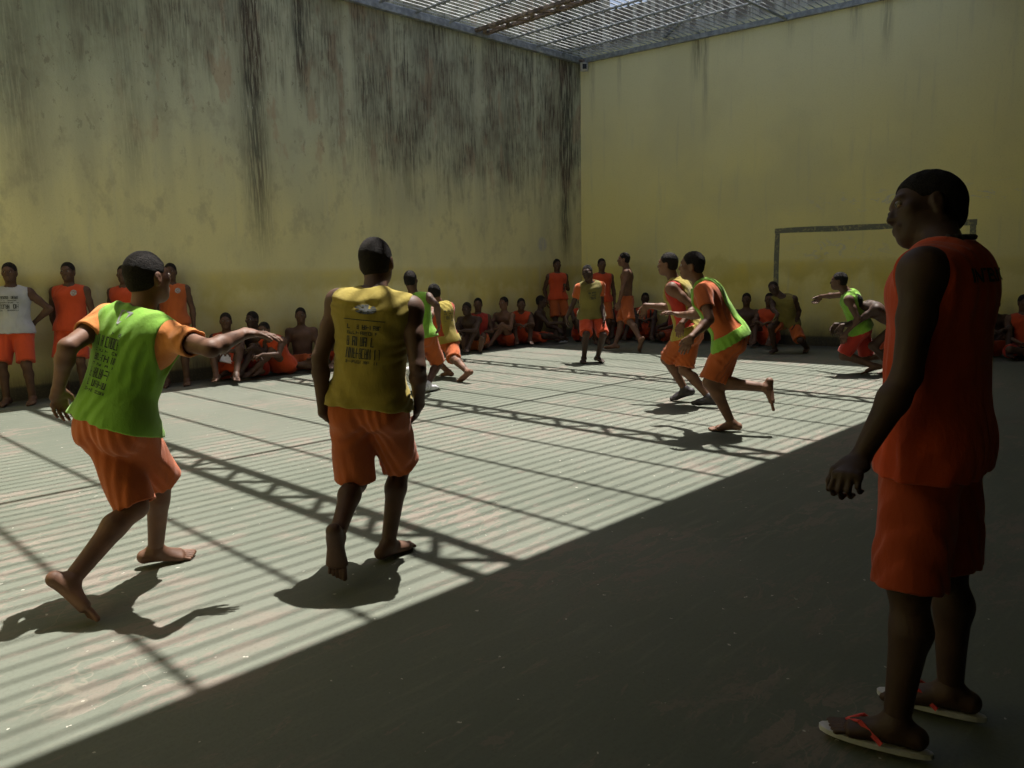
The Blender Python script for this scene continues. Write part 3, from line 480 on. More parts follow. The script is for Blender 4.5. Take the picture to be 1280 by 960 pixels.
def make_person(key, label, skin='skin', fat=1.0, h=.012, shirt=None, bib=None, shorts='orange', sleeves=False, hairm='hair', shoes=None,
                curl=(.45, .45), seed=1, hollow=0, hem=.06, group=None, eyes=True, slen=.93, sw=1.0, hairt=.0045, hoff=0.0, side=None):
    p = Person(POSES[key], fat); j = p.J; k = p.k
    base = np.array([j['pel'][0], j['pel'][1], 0.0])
    root = empty('person', tuple(base)); tag(root, label, 'person', group)
    # --- the body
    prims = p.torso() + [q for c in 'lr' for q in p.arm(c) + p.leg(c)]
    prims.append(Cone(j['nk'] - p.ax * .05 * k, j['hd'] - p.HF * .02 - p.HU * .06, .066 * k, .050 * k, None, .04))
    parts = [skin_of(prims, h, it=1)]
    parts.append(skin_of(p.head(), min(h, .0055), it=1))
    lows = []
    for i, c in enumerate('lr'):
        parts.append(skin_of(p.hand(c, curl[i]), min(h, .0042), it=0))
        a = j['a' + c]; kn = j['k' + c]; u = nrm(kn - a)
        if shoes: parts.append(skin_of([Cone(a, a + u * .08, .034 * k, .036 * k)], .01))
        else: parts.append(skin_of(p.foot(c) + [Cone(a, a + u * .07 * k, .034 * k, .0345 * k, None, .02)], .0036 if hollow else .005, it=0))
    low = min(v[:, 2].min() for v, q in parts)
    mat = M[skin]
    body = link('body', to_mesh('body', parts, base), mat, root)
    # --- hair
    hh = .0042 if hollow else .0065; F, lo, ax = field(p.hair(hairt), hh); add_fold(F, ax, seed, .0012, (0, 0, 1), .03)
    V, Q = snet(F, lo, hh); link('hair', to_mesh('hair', [(V, Q)], base), M[hairm], root)
    if eyes:
        rot = Matrix((p.HS, p.HF, p.HU)).transposed().to_4x4()
        for S in (-1, 1):
            e = bpy.data.objects.new('eye', eye_mesh()); COL.objects.link(e); e.parent = root
            e.matrix_local = Matrix.Translation(Vector(j['hd'] + (p.HS * S * .031 + p.HF * .0815 + p.HU * .010) * k - base)) @ rot
    out = {'root': root, 'body': body, 'p': p, 'base': base}
    hg = .0056 if hollow else h * .95
    def garment(name, prims, m, amp, axis, wl=.08, sd=0, inner=None):
        F, lo, ax = field(prims, hg)
        add_fold(F, ax, seed * 7 + sd, amp, axis, wl)
        if hollow:      # open shell: keeps only the outer layer
            F2 = -(F + hollow)
            Fi, _, _ = field([q for q in prims if not isinstance(q, Cut)], hg, lo, lo, F.shape)
            add_fold(Fi, ax, seed * 7 + sd, amp, axis, wl)
            F = np.maximum(F, -(Fi + hollow))
        V, Q = snet(F, lo, hg)
        return link(name, to_mesh(name, [(relax(V, Q, 1, .4), Q)], base), M[m], root)
    def sleeve(e, frac=.58, flare=.002):
        L = []
        for c in 'lr':
            a, b = j['s' + c], j['e' + c]; d = nrm(b - a)
            L.append((c, a, a + (b - a) * frac, d, e, flare))
        return L
    def top(e, drape, hemd, neckr=.072, armcut=.010, sl=None):
        hemp = j['pel'] - p.ax * hemd * k
        L = p.torso(e)[1:]
        L = [q for q in L if not (isinstance(q, Ell) and abs(q.r[0] - (.082 * k + e)) < 1e-6)]
        L.append(Cone(p.C, hemp - p.ax * .04, ((.138 * fat + drape * .6) * k, (.108 * fat + drape * .6) * k), ((.157 * fat + drape) * k, (.118 * fat + drape) * k), p.pv * .5 + p.sv * .5, .05))
        ep = e + .012
        L.append(Ell(j['pel'] - p.ax * .01, (.160 * k * fat + ep, .112 * k * fat + ep, .13 * k + ep), (p.pv, p.pf, np.cross(p.pv, p.pf)), .05))
        for c in 'lr':
            L.append(Ell(j['h' + c] - p.pf * .034 * k - np.array([0, 0, .03]), (.070 * k + ep,) * 3, np.eye(3), .07))
            L.append(Cone(j['h' + c], j['h' + c] + (j['k' + c] - j['h' + c]) * .22, .088 * k * fat + ep, .092 * k * fat + ep, None, .06))
        L.append(Cut(p=hemp, n=-p.ax))
        if sl is None:
            for c, S in (('l', -1), ('r', 1)):
                L.append(Cut(p=j['s' + c] + p.sv * S * armcut, n=nrm(p.sv * S + p.ax * .05), near=(j['s' + c], .20)))
                L.append(Cut(prim=Cone(j['s' + c] + p.sv * S * .055 - p.ax * .02, j['s' + c] + p.sv * S * .06 + nrm(j['e' + c] - j['s' + c]) * .07, .055 * k, .05 * k, None, .012)))
        else:
            for c, a, b, d, ee, fl in sl:
                L.append(Cone(a, b + d * .05, (.057 * k + ee), (.048 * k + ee + fl), None, .03))
            for c, a, b, d, ee, fl in sl:
                L.append(Cut(p=b, n=d, near=(b + d * .04, .105)))
        L.append(Cut(prim=Ell(j['nk'] + p.ax * .025 * k + p.fr * .015, (neckr * k,) * 3, np.eye(3), .01)))
        return L
    if shirt:
        out['shirt'] = garment('shirt', top(.016, .022, hem, sl=sleeve(.016) if sleeves else None), shirt, .0055, p.ax, .09)
    if bib:
        bp = top(.026 if shirt else .018, .027 if shirt else .024, hem - .0, neckr=.078, armcut=-.004 if shirt else .012)
        if side: bp += [Cut(p=p.C + p.sv * S * side * k, n=p.sv * S, p2=p.J['pel'] + p.ax * .045, n2=p.ax) for S in (-1, 1)]
        out['bib'] = garment('bib', bp, bib, .0055, p.ax, .09)
    if shorts:
        e = .015; L = [Ell(j['pel'] - p.ax * .01, (.160 * k * fat + e, .114 * k * fat + e, .12 * k + e), (p.pv, p.pf, np.cross(p.pv, p.pf)), .04),
                       Cone(j['pel'], j['pel'] + p.ax * .12, (.152 * k * fat + e, .108 * k * fat + e), (.140 * k * fat + e, .100 * k * fat + e), p.pv, .04)]
        for c in 'lr':
            hp, kn = j['h' + c], j['k' + c]; d = nrm(kn - hp); en = hp + (kn - hp) * slen
            L.append(Ell(hp - p.pf * .034 * k - np.array([0, 0, .035]), (.083 * k + e,) * 3, np.eye(3), .04))
            drop = np.array([0, 0, -.022]) if abs(d[2]) < .85 else np.zeros(3)
            L.append(Cone(hp, en + d * .06 + drop, (.092 * k * fat + e) * sw, (.088 * k + e) * sw, None, .035))
        for c in 'lr':
            hp, kn = j['h' + c], j['k' + c]; d = nrm(kn - hp); en = hp + (kn - hp) * slen
            L.append(Cut(p=en, n=d, near=(en + d * .09, .155)))
        L.append(Cut(p=j['pel'] + p.ax * .085 * k, n=p.ax))
        out['shorts'] = garment('shorts', L, shorts, .007, nrm(j['kl'] - j['hl'] + j['kr'] - j['hr']), .085, 5)
    if shoes:
        for c in 'lr':
            F, lo, ax = field(p.foot(c, .010, False) + [Cone(j['a' + c], j['a' + c] + nrm(j['k' + c] - j['a' + c]) * .03, .046 * k, .046 * k, None, .02)], .007)
            V, Q = snet(F, lo, .007); low = min(low, V[:, 2].min())
            link('shoe', to_mesh('shoe', [(relax(V, Q), Q)], base), M[shoes], root)
    if shorts or shirt:
        for key2 in ('shorts', 'shirt', 'bib'):
            if key2 in out:
                me = out[key2].data; z = np.empty(len(me.vertices) * 3, np.float32); me.vertices.foreach_get('co', z); low = min(low, z[2::3].min())
    root.location.z = -low + .002 + hoff
    return out

def flipflops(o, sole='flip_white', strap='flip_red'):
    p = o['p']; base = Vector(o['base'])
    for c in 'lr':
        p.foot(c); heel, ball, t, side, inner, up, dd, L0 = p.sole
        z = heel[2] - .034; n = 22; vs = []; fs = []
        d = nrm([dd[0], dd[1], 0]); sd = np.array([d[1], -d[0], 0]); LL = L0 + .075
        for lay, zz in ((0, z - .016), (1, z)):
            for i in range(n):
                a = 2 * math.pi * i / n; x = math.cos(a); y = math.sin(a)
                wd = .040 + .010 * x if x > -.2 else .038
                vs.append(np.array([*(heel + d * (LL * .5 - .05 + x * LL * .5) + sd * y * wd)[:2], zz]) - o['base'])
        fs = [tuple(range(n))[::-1], tuple(range(n, 2 * n))] + [(i, (i + 1) % n, n + (i + 1) % n, n + i) for i in range(n)]
        me = bpy.data.meshes.new('flip_flop'); me.from_pydata([tuple(v) for v in vs], [], fs); me.update()
        so = link('flip_flop', me, M[sole], o['root'])
        post = ball + dd * .022 + inner * .022 + up * .020
        mb = MB()
        for S in (-1, 1):
            b = heel + dd * L0 * .36 + side * S * .040 + up * -.015; m = heel + dd * L0 * .60 + side * S * .028 + up * .040
            mb.bar(post - o['base'], m - o['base'], .012, .005, tuple(up)); mb.bar(m - o['base'], b - o['base'] + side * S * .008, .014, .006, tuple(side))
        st = mb.build('strap', M[strap], so)
    o['root'].location.z += .016

def decal(o, part, C, U, N, polys, mat, name='print', off=.003, cell=.008):
    """lays flat marks (rectangles or triangles in metres) on a garment by dropping them onto its surface"""
    g = o[part]; me = g.data; bv = BVHTree.FromPolygons([v.co for v in me.vertices], [p.vertices for p in me.polygons])
    U = Vector(nrm(U)); N = Vector(nrm(N)); U = (U - N * U.dot(N)).normalized(); W = N.cross(U)
    C = Vector(C) - Vector(o['base']); vs = []; fs = []
    for poly in polys:
        if len(poly) == 4 and not isinstance(poly[0], tuple):
            x0, y0, x1, y1 = poly; nx = max(1, int(abs(x1 - x0) / cell)); ny = max(1, int(abs(y1 - y0) / cell))
            n0 = len(vs); okk = True; tmp = []
            for a in range(nx + 1):
                for b in range(ny + 1):
                    q = C + U * (x0 + (x1 - x0) * a / nx) + W * (y0 + (y1 - y0) * b / ny) + N * .25
                    hit = bv.ray_cast(q, -N, .5)
                    if hit[0] is None: okk = False; break
                    tmp.append(hit[0] + N * off)
                if not okk: break
            if not okk: continue
            vs += tmp
            for a in range(nx):
                for b in range(ny): i = n0 + a * (ny + 1) + b; fs.append((i, i + ny + 1, i + ny + 2, i + 1))
        else:
            pts = []
            for x, y in poly:
                hit = bv.ray_cast(C + U * x + W * y + N * .25, -N, .5)
                if hit[0] is None: pts = None; break
                pts.append(hit[0] + N * off)
            if pts: n0 = len(vs); vs += pts; fs.append(tuple(range(n0, n0 + len(pts))))
    if not fs: return
    m2 = bpy.data.meshes.new(name); m2.from_pydata([tuple(v) for v in vs], [], fs); m2.update()
    return link(name, m2, M[mat], g)

def text_polys(txt, size, bold=.0):
    cu = bpy.data.curves.new('t', 'FONT'); cu.body = txt; cu.size = size; cu.align_x = 'CENTER'; cu.offset = bold; cu.resolution_u = 2
    ob = bpy.data.objects.new('t', cu); COL.objects.link(ob)
    dg = bpy.context.evaluated_depsgraph_get(); me = bpy.data.meshes.new_from_object(ob.evaluated_get(dg))
    import bmesh
    bm = bmesh.new(); bm.from_mesh(me); bmesh.ops.triangulate(bm, faces=bm.faces)
    for _ in range(3):
        es = [e for e in bm.edges if e.calc_length() > .012]
        if not es: break
        bmesh.ops.subdivide_edges(bm, edges=es, cuts=1); bmesh.ops.triangulate(bm, faces=bm.faces)
    P = [[(v.co.x, v.co.y) for v in f.verts] for f in bm.faces]
    bm.free(); bpy.data.objects.remove(ob); bpy.data.curves.remove(cu); bpy.data.meshes.remove(me)
    return P
# ------------------------------------------------------------------ the yard
WL, XR, ZG = 11.05, 13.66, 5.85       # far wall line, corner, height of the roof grille
XL, YB = -1.6, -4.5                   # ends of the yard behind the camera; left one pulled in to cut skylight
SLOPE = .097                           # the goal wall is not quite square to the other
xr = lambda y: XR + (WL - y) * SLOPE

M = {}
def wall_material(name, long_axis):
    g = G(name); x, y, z = g.coords()
    u = x if long_axis == 'x' else y
    S = (1, 0) if long_axis == 'x' else (0, 1)
    def uv(a, b): return (a * S[0] + .01, a * S[1] + .01, b)
    broad = g.noise(uv(.5, .5), 3, .55); cloud = g.noise(uv(1.7, 1.4), 4, .6, (3, 3, 1))
    streak = g.noise(uv(7, .55), 4, .62, (5, 5, 2)); fine = g.noise(uv(34, 2.2), 4, .65, (9, 1, 4)); grit = g.noise(uv(45, 40), 2, .7)
    chips = g.noise(uv(9, 4.5), 4, .72, (2, 7, 5))
    zz = g.add(z, g.mul(g.sub(cloud, .5), 1.1))
    if long_axis == 'x':
        up, low, dado = (.60, .62, .46), (.77, .70, .36), (.70, .58, .17)
        c = g.mix(g.sst(zz, 1.9, 4.3), low, up)
    else:
        up, low, dado = (.81, .79, .51), (.84, .76, .33), (.76, .63, .15)
        c = g.mix(g.sst(zz, 2.2, 5.6), low, up)
    c = g.mix(g.mul(g.sst(z, 1.62, 1.48), g.sst(cloud, .25, .75)), c, dado)
    c = g.mix(g.mul(g.bump_at(zz, 1.35, .25), .35), c, tuple(v * .7 for v in dado))
    # uneven patches of old paint and pale verticals
    c = g.mix(g.mul(g.sst(broad, .45, .7), .35), c, tuple(v * .72 for v in up))
    c = g.mix(g.mul(g.sst(streak, .55, .75), .25), c, (.50, .50, .40))
    if long_axis == 'x':
        colm = g.noise(uv(1.3, .16), 3, .6, (4, 4, 4)); mott = g.noise(uv(3.2, 2.0), 4, .7, (6, 3, 1))
        c = g.mix(g.mul(g.sst(colm, .46, .66), g.mul(g.sst(z, 1.2, 3.2), .38)), c, (.30, .295, .22))
        c = g.mix(g.mul(g.sst(mott, .50, .68), g.mul(g.sst(z, 1.0, 2.6), .34)), c, (.30, .265, .19))
        peach = g.mul(g.sst(g.noise(uv(2.6, 1.0), 4, .6, (1, 4, 8)), .56, .64), g.mul(g.sst(z, 2.6, 3.6), g.sst(u, 3.6, 5)))
        c = g.mix(g.mul(peach, .5), c, (.47, .31, .21))
        alg = g.mul(g.sst(u, 6.2, 3.0), g.sst(zz, 3.0, 5.2))
        c = g.mix(g.mul(alg, g.add(.3, g.mul(streak, .5))), c, (.19, .23, .15))
        # weathered area below the grille
        lo = g.add(2.85, g.mul(g.sub(streak, .5), 3.4))
        reg = g.mul(g.sst(g.sub(z, lo), -.2, .9), g.mul(g.sst(u, 6.9, 8.1), .95))
        reg = g.math('MAXIMUM', reg, g.mul(g.sst(g.sub(z, g.add(lo, 1.2)), -.2, 1.0), g.mul(g.sst(u, 1.2, 5.0), .85)))
        blot = g.noise(uv(1.5, .8), 4, .7, (2, 8, 3), .4)
        mixn = g.add(g.mul(blot, .42), g.add(g.mul(streak, .34), g.mul(fine, .24)))
        d1 = g.mul(g.sst(mixn, .37, .54), g.add(.45, g.mul(g.sst(fine, .38, .60), .6)))
        dark = g.mul(reg, d1)
        dark = g.math('MAXIMUM', dark, g.mul(reg, g.mul(g.sst(blot, .30, .60), .66)))
        # individual runs of black
        runs = 0.0
        wob = g.mul(g.sub(g.noise(uv(.01, 1.3), 4, .6), .5), .12)
        uw = g.add(u, wob)
        for cx, w, z0, z1, st in ((6.05, .30, 3.6, 4.4, 1.5), (6.03, .34, 1.4, 3.0, .85), (6.86, .24, 3.8, 4.8, 1.1), (13.15, .42, 2.8, 3.8, 1.7), (13.12, .30, 1.2, 2.4, .95),
                                  (12.62, .16, 4.2, 5.2, .5), (9.25, .45, 2.8, 4.0, .75), (10.05, .35, 2.4, 3.6, .8), (11.35, .34, 2.6, 3.7, .8), (2.95, .40, 2.0, 4.0, .6), (4.25, .32, 2.2, 3.6, .5), (8.2, .35, 2.9, 4.2, .7), (1.2, .3, 3, 4.4, .5), (-1.6, .3, 2.6, 4.4, .6), (-4.2, .4, 2.2, 4.2, .6)):
            e = g.mul(g.bump_at(uw, cx, w), g.mul(g.sst(z, z0, z1), st))
            e = g.mul(g.math('MINIMUM', e, 1.0), g.add(.45 if st < .85 else .38, g.mul(g.sst(fine, .36, .56), .62)))
            if st >= .85: runs = g.math('MAXIMUM', runs, e, clamp=True)
            else: dark = g.math('MAXIMUM', dark, e, clamp=True)
        for cx, w in ((7.72, .16), (10.62, .17), (8.62, .07), (12.2, .08)):
            dark = g.mul(dark, g.sub(1, g.mul(g.bump_at(uw, cx, w), g.mul(g.sst(z, 3.4, 4.6), .85))))
        dark = g.mul(dark, g.add(.50, g.mul(g.sst(cloud, .3, .7), .45)))
        dark = g.math('MAXIMUM', dark, g.mul(runs, .95))
        c = g.mix(dark, c, g.mix(g.sst(blot, .4, .6), (.058, .060, .052), (.085, .060, .048)))
        flk = g.mul(g.sst(chips, .60, .64), g.sst(zz, 2.2, 4.2))
        c = g.mix(g.mul(flk, .38), c, (.12, .09, .075))
        wh = g.mul(g.sst(g.noise(uv(16, 7), 3, .7, (4, 2, 9)), .665, .69), g.mul(g.bump_at(uw, 6.0, .30), g.sst(z, 3.3, 4.0)))
        c = g.mix(g.mul(wh, .9), c, (.55, .55, .5))
        star = g.sst(g.add(g.math('POWER', g.sub(u, 12.37), 2), g.math('POWER', g.sub(z, 2.0), 2)), .030, .008)
        c = g.mix(g.mul(star, g.sst(fine, .35, .55)), c, (.50, .48, .42))
    else:
        for cx, w, z0, z1, st in ((8.38, .20, 4.75, 5.9, .75), (8.2, .09, 3.4, 5.6, .45), (10.75, .10, 4.2, 5.8, .35), (10.1, .08, 4.4, 5.8, .3), (5.5, .16, 5.0, 6.0, .5), (6.6, .12, 5.1, 6.2, .4), (5.0, .15, 4.6, 5.6, .4), (13, .3, 2.9, 4.2, 0), (7.6, .5, 5.3, 6.3, .4)):
            e = g.mul(g.bump_at(u, cx, w), g.mul(g.sst(z, z0, z1), st))
            c = g.mix(g.mul(e, g.add(.3, g.mul(g.sst(fine, .35, .62), .8))), c, (.10, .095, .06))
        c = g.mix(g.mul(g.sst(z, 5.9, 6.0), .85), c, (.50, .51, .50)); c = g.mix(g.mul(g.sst(z, 5.9, 6.1), g.mul(g.sst(streak, .40, .56), .8)), c, (.11, .09, .08))
        scr = g.mul(g.sst(g.noise(uv(3.4, 9), 5, .7, (1, 2, 3), .8), .56, .62), g.mul(g.bump_at(z, 2.55, .28), g.sst(u, 7.6, 4.4)))
        scr = g.math('MAXIMUM', scr, g.mul(g.sst(g.noise(uv(4, 8), 5, .7, (6, 2, 3), .8), .53, .60), g.mul(g.bump_at(z, 1.72, .30), g.bump_at(u, 5.6, 1.2))))
        c = g.mix(g.mul(scr, .65), c, (.60, .59, .60))
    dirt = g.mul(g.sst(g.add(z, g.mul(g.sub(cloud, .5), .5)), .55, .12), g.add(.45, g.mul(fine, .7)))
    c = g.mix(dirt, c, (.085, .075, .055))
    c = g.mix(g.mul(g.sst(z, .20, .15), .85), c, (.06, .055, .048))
    c = g.mix(g.mul(g.sst(grit, .5, .8), .22), c, tuple(v * .55 for v in low))
    hgt = g.add(g.mul(grit, .5), g.mul(chips, .5))
    return g.out(c, .9, hgt, .35, .02, .25)

def floor_material():
    g = G('yard_floor_paint'); x, y, z = g.coords()
    big = g.noise((.35, .35, 1), 3, .55); patch = g.noise((.55, .75, 1), 5, .62, (3, 1, 0), .3); patch2 = g.noise((3.0, 8.5, 1), 5, .78, (8, 5, 0), .5)
    grit = g.noise((60, 60, 1), 2, .7); speck = g.noise((22, 22, 1), 3, .5, (7, 7, 0)); sc = g.noise((2.0, 16, 1), 3, .7, (1, 9, 0), .2)
    c = g.mix(g.sst(big, .3, .7), (.113, .127, .101), (.146, .156, .128))
    c = g.mix(g.mul(g.sst(sc, .5, .72), .35), c, (.19, .19, .15))
    worn = g.math('MAXIMUM', g.mul(g.sst(patch, .46, .58), g.sst(patch2, .49, .55)), g.mul(g.sst(patch2, .60, .65), .7))
    c = g.mix(g.mul(worn, .85), c, (.192, .164, .138))
    c = g.mix(g.mul(g.sst(g.noise((.8, .8, 1), 6, .6, (11, 2, 0)), .55, .75), .45), c, (.085, .095, .075))
    c = g.mix(g.sst(speck, .715, .735), c, (.42, .40, .35))
    c = g.mix(g.mul(g.sst(grit, .45, .75), .3), c, (.09, .09, .072))
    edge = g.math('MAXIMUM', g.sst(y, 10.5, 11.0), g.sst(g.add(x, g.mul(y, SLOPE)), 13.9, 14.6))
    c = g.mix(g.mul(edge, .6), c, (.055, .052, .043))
    vo = g.n('ShaderNodeTexVoronoi', feature='DISTANCE_TO_EDGE'); mp = g.n('ShaderNodeMapping')
    g.t.links.new(g.P, mp.inputs[0]); mp.inputs['Scale'].default_value = (.33, .42, 1)
    wr = g.noise((1.5, 1.5, 1), 4, .7, col=True); ad = g.mix(.10, mp.outputs[0], wr, 'ADD')
    g.t.links.new(ad, vo.inputs['Vector'])
    c = g.mix(g.mul(g.sst(vo.outputs['Distance'], .006, .002), g.mul(g.sst(patch, .46, .58), .5)), c, (.22, .20, .16))
    h = g.add(g.mul(patch2, .6), g.mul(grit, .4))
    return g.out(c, g.add(.62, g.mul(patch2, .25)), h, .3, .01, .10)

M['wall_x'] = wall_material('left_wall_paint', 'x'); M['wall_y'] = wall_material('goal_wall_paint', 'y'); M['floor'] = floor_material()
M['galv'] = plain_mat('galvanised_steel', (.30, .33, .36), .5, .3, .25, 12)
M['rust'] = plain_mat('rusty_steel', (.23, .18, .15), .8, .0, .5, 9)
M['bars'] = plain_mat('grey_bar', (.58, .60, .62), .55, .2, .3, 6)
M['concrete'] = plain_mat('slab_concrete', (.08, .08, .075), .9, 0, .25, 2)
M['goalpaint'] = (lambda g: (g.coords(), g.out(g.mix(g.sst(g.noise((30, 14, 14), 5, .7), .52, .62), (.17, .175, .13), (.36, .33, .17)), .9))[1])(G('goal_paint'))
M['plastic'] = plain_mat('white_plastic', (.62, .62, .58), .4, 0, .1)
M['glass'] = plain_mat('dark_glass', (.02, .02, .02), .12)
M['paper'] = plain_mat('paper', (.72, .70, .66), .7, 0, .1)

# floor: one sheet, past the walls
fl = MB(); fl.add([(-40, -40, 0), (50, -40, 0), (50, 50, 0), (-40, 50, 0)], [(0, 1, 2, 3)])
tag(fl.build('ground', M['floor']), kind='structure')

def plate_wall(name, label, mat, pts, h, t, holes=None):
    """wall between two plan points with thickness t to the outside"""
    a, b = Vector((*pts[0], 0)), Vector((*pts[1], 0)); d = (b - a).normalized(); n = Vector((d.y, -d.x, 0)) * t
    mb = MB()
    L = (b - a).length
    segs = [(0, L, 0, h)] if not holes else []
    if holes:
        s0, s1, z0, z1 = holes
        segs = [(0, s0, 0, h), (s1, L, 0, h), (s0, s1, 0, z0), (s0, s1, z1, h)]
    for s0, s1, z0, z1 in segs:
        p, q = a + d * s0, a + d * s1
        vs = [(*p.xy, z0), (*q.xy, z0), (*(q + n).xy, z0), (*(p + n).xy, z0), (*p.xy, z1), (*q.xy, z1), (*(q + n).xy, z1), (*(p + n).xy, z1)]
        mb.add(vs, [(0,3,2,1),(4,5,6,7),(0,1,5,4),(1,2,6,5),(2,3,7,6),(3,0,4,7)])
    return tag(mb.build(name, mat), label, 'wall')

plate_wall('stained_wall', 'tall yellowish wall with long black damp streaks running down behind the seated men', M['wall_x'], ((XR + .35, WL), (XL, WL)), 8.0, .3)
plate_wall('goal_wall', 'tall yellow wall on the right with a goal frame painted on it', M['wall_y'], ((xr(WL), WL), (xr(YB), YB)), 8.35, -.3, (.55, 1.6, 6.72, 7.12))
plate_wall('rear_wall', 'plain wall closing the yard behind the shaded strip', M['concrete'], ((XL, YB), (xr(YB), YB)), 6.1, .3)
plate_wall('end_wall', 'plain unseen end wall, pulled in at the near left to dim the foreground', M['wall_y'], ((XL, WL), (XL, YB)), 8.0, .3)

roof = MB(); roof.box((XL, YB - .3, 5.86), (xr(YB) + .3, 3.32, 6.1))
tag(roof.build('roof_slab', M['concrete']), 'flat concrete roof slab over the shaded strip of the yard', 'roof slab')

# painted goal on the right wall
gm = MB()
def on_wall(y, z, off): return (xr(y) - off, y + off * SLOPE, z)
def strip(mb, y0, z0, y1, z1, w, off=.004):
    n = max(1, int(math.hypot(y1 - y0, z1 - z0) / .35)); random.seed(int(y0 * 10 + z1 * 7))
    horizontal = abs(y1 - y0) > abs(z1 - z0); prev = None
    for i in range(n + 1):
        t = i / n; y = y0 + (y1 - y0) * t; z = z0 + (z1 - z0) * t; ww = w * random.uniform(.88, 1.1); sh = random.uniform(-.006, .006)
        cur = [on_wall(y, z - ww / 2 + sh, off), on_wall(y, z + ww / 2 + sh, off)] if horizontal else [on_wall(y - ww / 2 + sh, z, off), on_wall(y + ww / 2 + sh, z, off)]
        if prev: mb.add([prev[0], cur[0], cur[1], prev[1]], [(0, 1, 2, 3)])
        prev = cur
groot = empty('painted_goal', (xr(5.15), 5.15, 0)); tag(groot, 'grey green goal frame painted on the yellow right hand wall', 'goal')
def localise(o, root):
    o.parent = root; o.matrix_local = Matrix.Translation(-root.location)
for y in (6.72, 3.56):
    m_ = MB(); strip(m_, y, .16, y, 2.06, .095); localise(m_.build('goal_post', M['goalpaint']), groot)
m_ = MB(); strip(m_, 6.77, 2.105, 3.51, 2.105, .095, .0055); localise(m_.build('crossbar', M['goalpaint']), groot)

# roof grille
gr = empty('roof_grille', (4, 7, ZG)); tag(gr, 'grey steel bar grille with lattice trusses roofing the sunny part of the yard', 'grille')
def part(mb, name, mat):
    o = mb.build(name, mat); localise(o, gr); return o
y = 3.40
while y < WL - .03:
    mb = MB(); mb.tube((XL, y, ZG + .055), (xr(y), y, ZG + .055), .0092, 6); part(mb, 'bar', M['bars']); y += .1265
P0 = 10.65
for i in range(-21, 5):
    x = P0 + i * .77
    if x > XR - .1 or x < XL: continue
    truss = (i % 4 == 0)
    if truss:
        mb = MB(); w = .130; x1 = x
        for s in (-1, 1): mb.bar((x + s * w, 3.32, ZG), (x + s * w, WL, ZG), .085, .05)
        m = 26; ys = [3.36 + (WL - 3.40) * q / m for q in range(m + 1)]
        for q in range(m):
            s = 1 if q % 2 else -1
            mb.bar((x - s * w, ys[q], ZG - .002), (x + s * w, ys[q + 1], ZG - .002), .062, .03)
        part(mb, 'truss', M['rust'])
    else:
        mb = MB(); mb.tube((x, 3.32, ZG + .02), (x, WL, ZG + .02), .021, 8)
        yy = 3.40
        while yy < WL - .03:
            mb.box((x - .022, yy - .018, ZG - .012), (x + .022, yy + .018, ZG + .03)); yy += .1265 * 2
        part(mb, 'joist', M['galv'])
mb = MB(); mb.tube((XL, 6.65, ZG - .05), (xr(6.65), 6.65, ZG - .05), .024, 8); part(mb, 'tie_rod', M['galv'])
mb = MB(); mb.bar((XL, WL - .05, ZG - .02), (XR + .02, WL - .05, ZG - .02), .09, .11); part(mb, 'edge_rail', M['galv'])
mb = MB(); mb.bar((xr(WL - .12) - .04, WL - .12, ZG - .02), (xr(3.32) - .04, 3.32, ZG - .02), .07, .09); part(mb, 'edge_rail', M['galv'])
mb = MB(); mb.bar((12.1, 6.9, ZG + .12), (13.95, 9.2, ZG + .12), .05, .05); part(mb, 'brace', M['galv'])

# small security camera in the corner
cx, cy, cz = xr(10.8) - .10, 10.90, 5.70
lr = empty('security_camera', (cx, cy, cz)); tag(lr, 'small white boxed camera hanging in the top corner under the grille', 'security camera')
def lpart(mb, name, mat):
    o = mb.build(name, mat); localise(o, lr); return o
mb = MB(); mb.box((cx - .07, cy - .08, cz - .10), (cx + .05, cy + .04, cz + .08)); o = lpart(mb, 'housing', M['plastic'])
b = o.modifiers.new('b', 'BEVEL'); b.width = .012; b.segments = 2
mb = MB(); mb.bar((cx - .078, cy - .088, cz + .03), (cx - .078, cy - .088, cz - .07), .085, .01, (1, 1, 0)); lpart(mb, 'lens_window', M['glass'])
mb = MB(); mb.tube((cx, cy, cz + .08), (cx, cy, ZG), .015); mb.box((cx - .14, cy - .02, ZG - .06), (cx + .1, cy + .02, ZG - .03)); lpart(mb, 'bracket', M['rust'])
# ------------------------------------------------------------------ people
for nme, col in dict(skin=(.165, .082, .050), skin_dark=(.058, .031, .021), skin_mid=(.098, .050, .031)).items(): M[nme] = skin_mat(nme, col)
for nme, col in dict(orange=(.46, .105, .024), orange_red=(.56, .070, .020), orange_pale=(.60, .22, .055), red=(.42, .036, .022), green=(.20, .42, .045), yellow=(.34, .265, .045),
                     dullyellow=(.19, .16, .04), white=(.40, .41, .45), orange_dark=(.40, .060, .018)).items(): M[nme] = cloth_mat(nme, col)
M['hair'] = hair_mat('black_hair')
M['eyewhite'] = plain_mat('eye_white', (.30, .26, .23), .4, 0, .05); M['iris'] = plain_mat('eye_dark', (.02, .012, .01), .15, 0, .1)
M['shoe_dark'] = plain_mat('dark_shoe', (.035, .03, .035), .6); M['shoe_white'] = plain_mat('white_shoe', (.70, .70, .74), .5)
M['flip_white'] = plain_mat('pale_rubber', (.55, .56, .60), .6, 0, .08); M['flip_red'] = plain_mat('red_rubber', (.60, .05, .05), .5, 0, .1)
M['ink'] = plain_mat('black_ink', (.025, .03, .025), .7, 0, .3, 60); M['ink_grey'] = plain_mat('grey_ink', (.30, .30, .30), .7, 0, .3, 60)
M['band'] = plain_mat('dark_band', (.03, .025, .025), .8)

def frame(o):
    p = o['p']; return p.C, p.sv, p.ax, p.fr, p.J

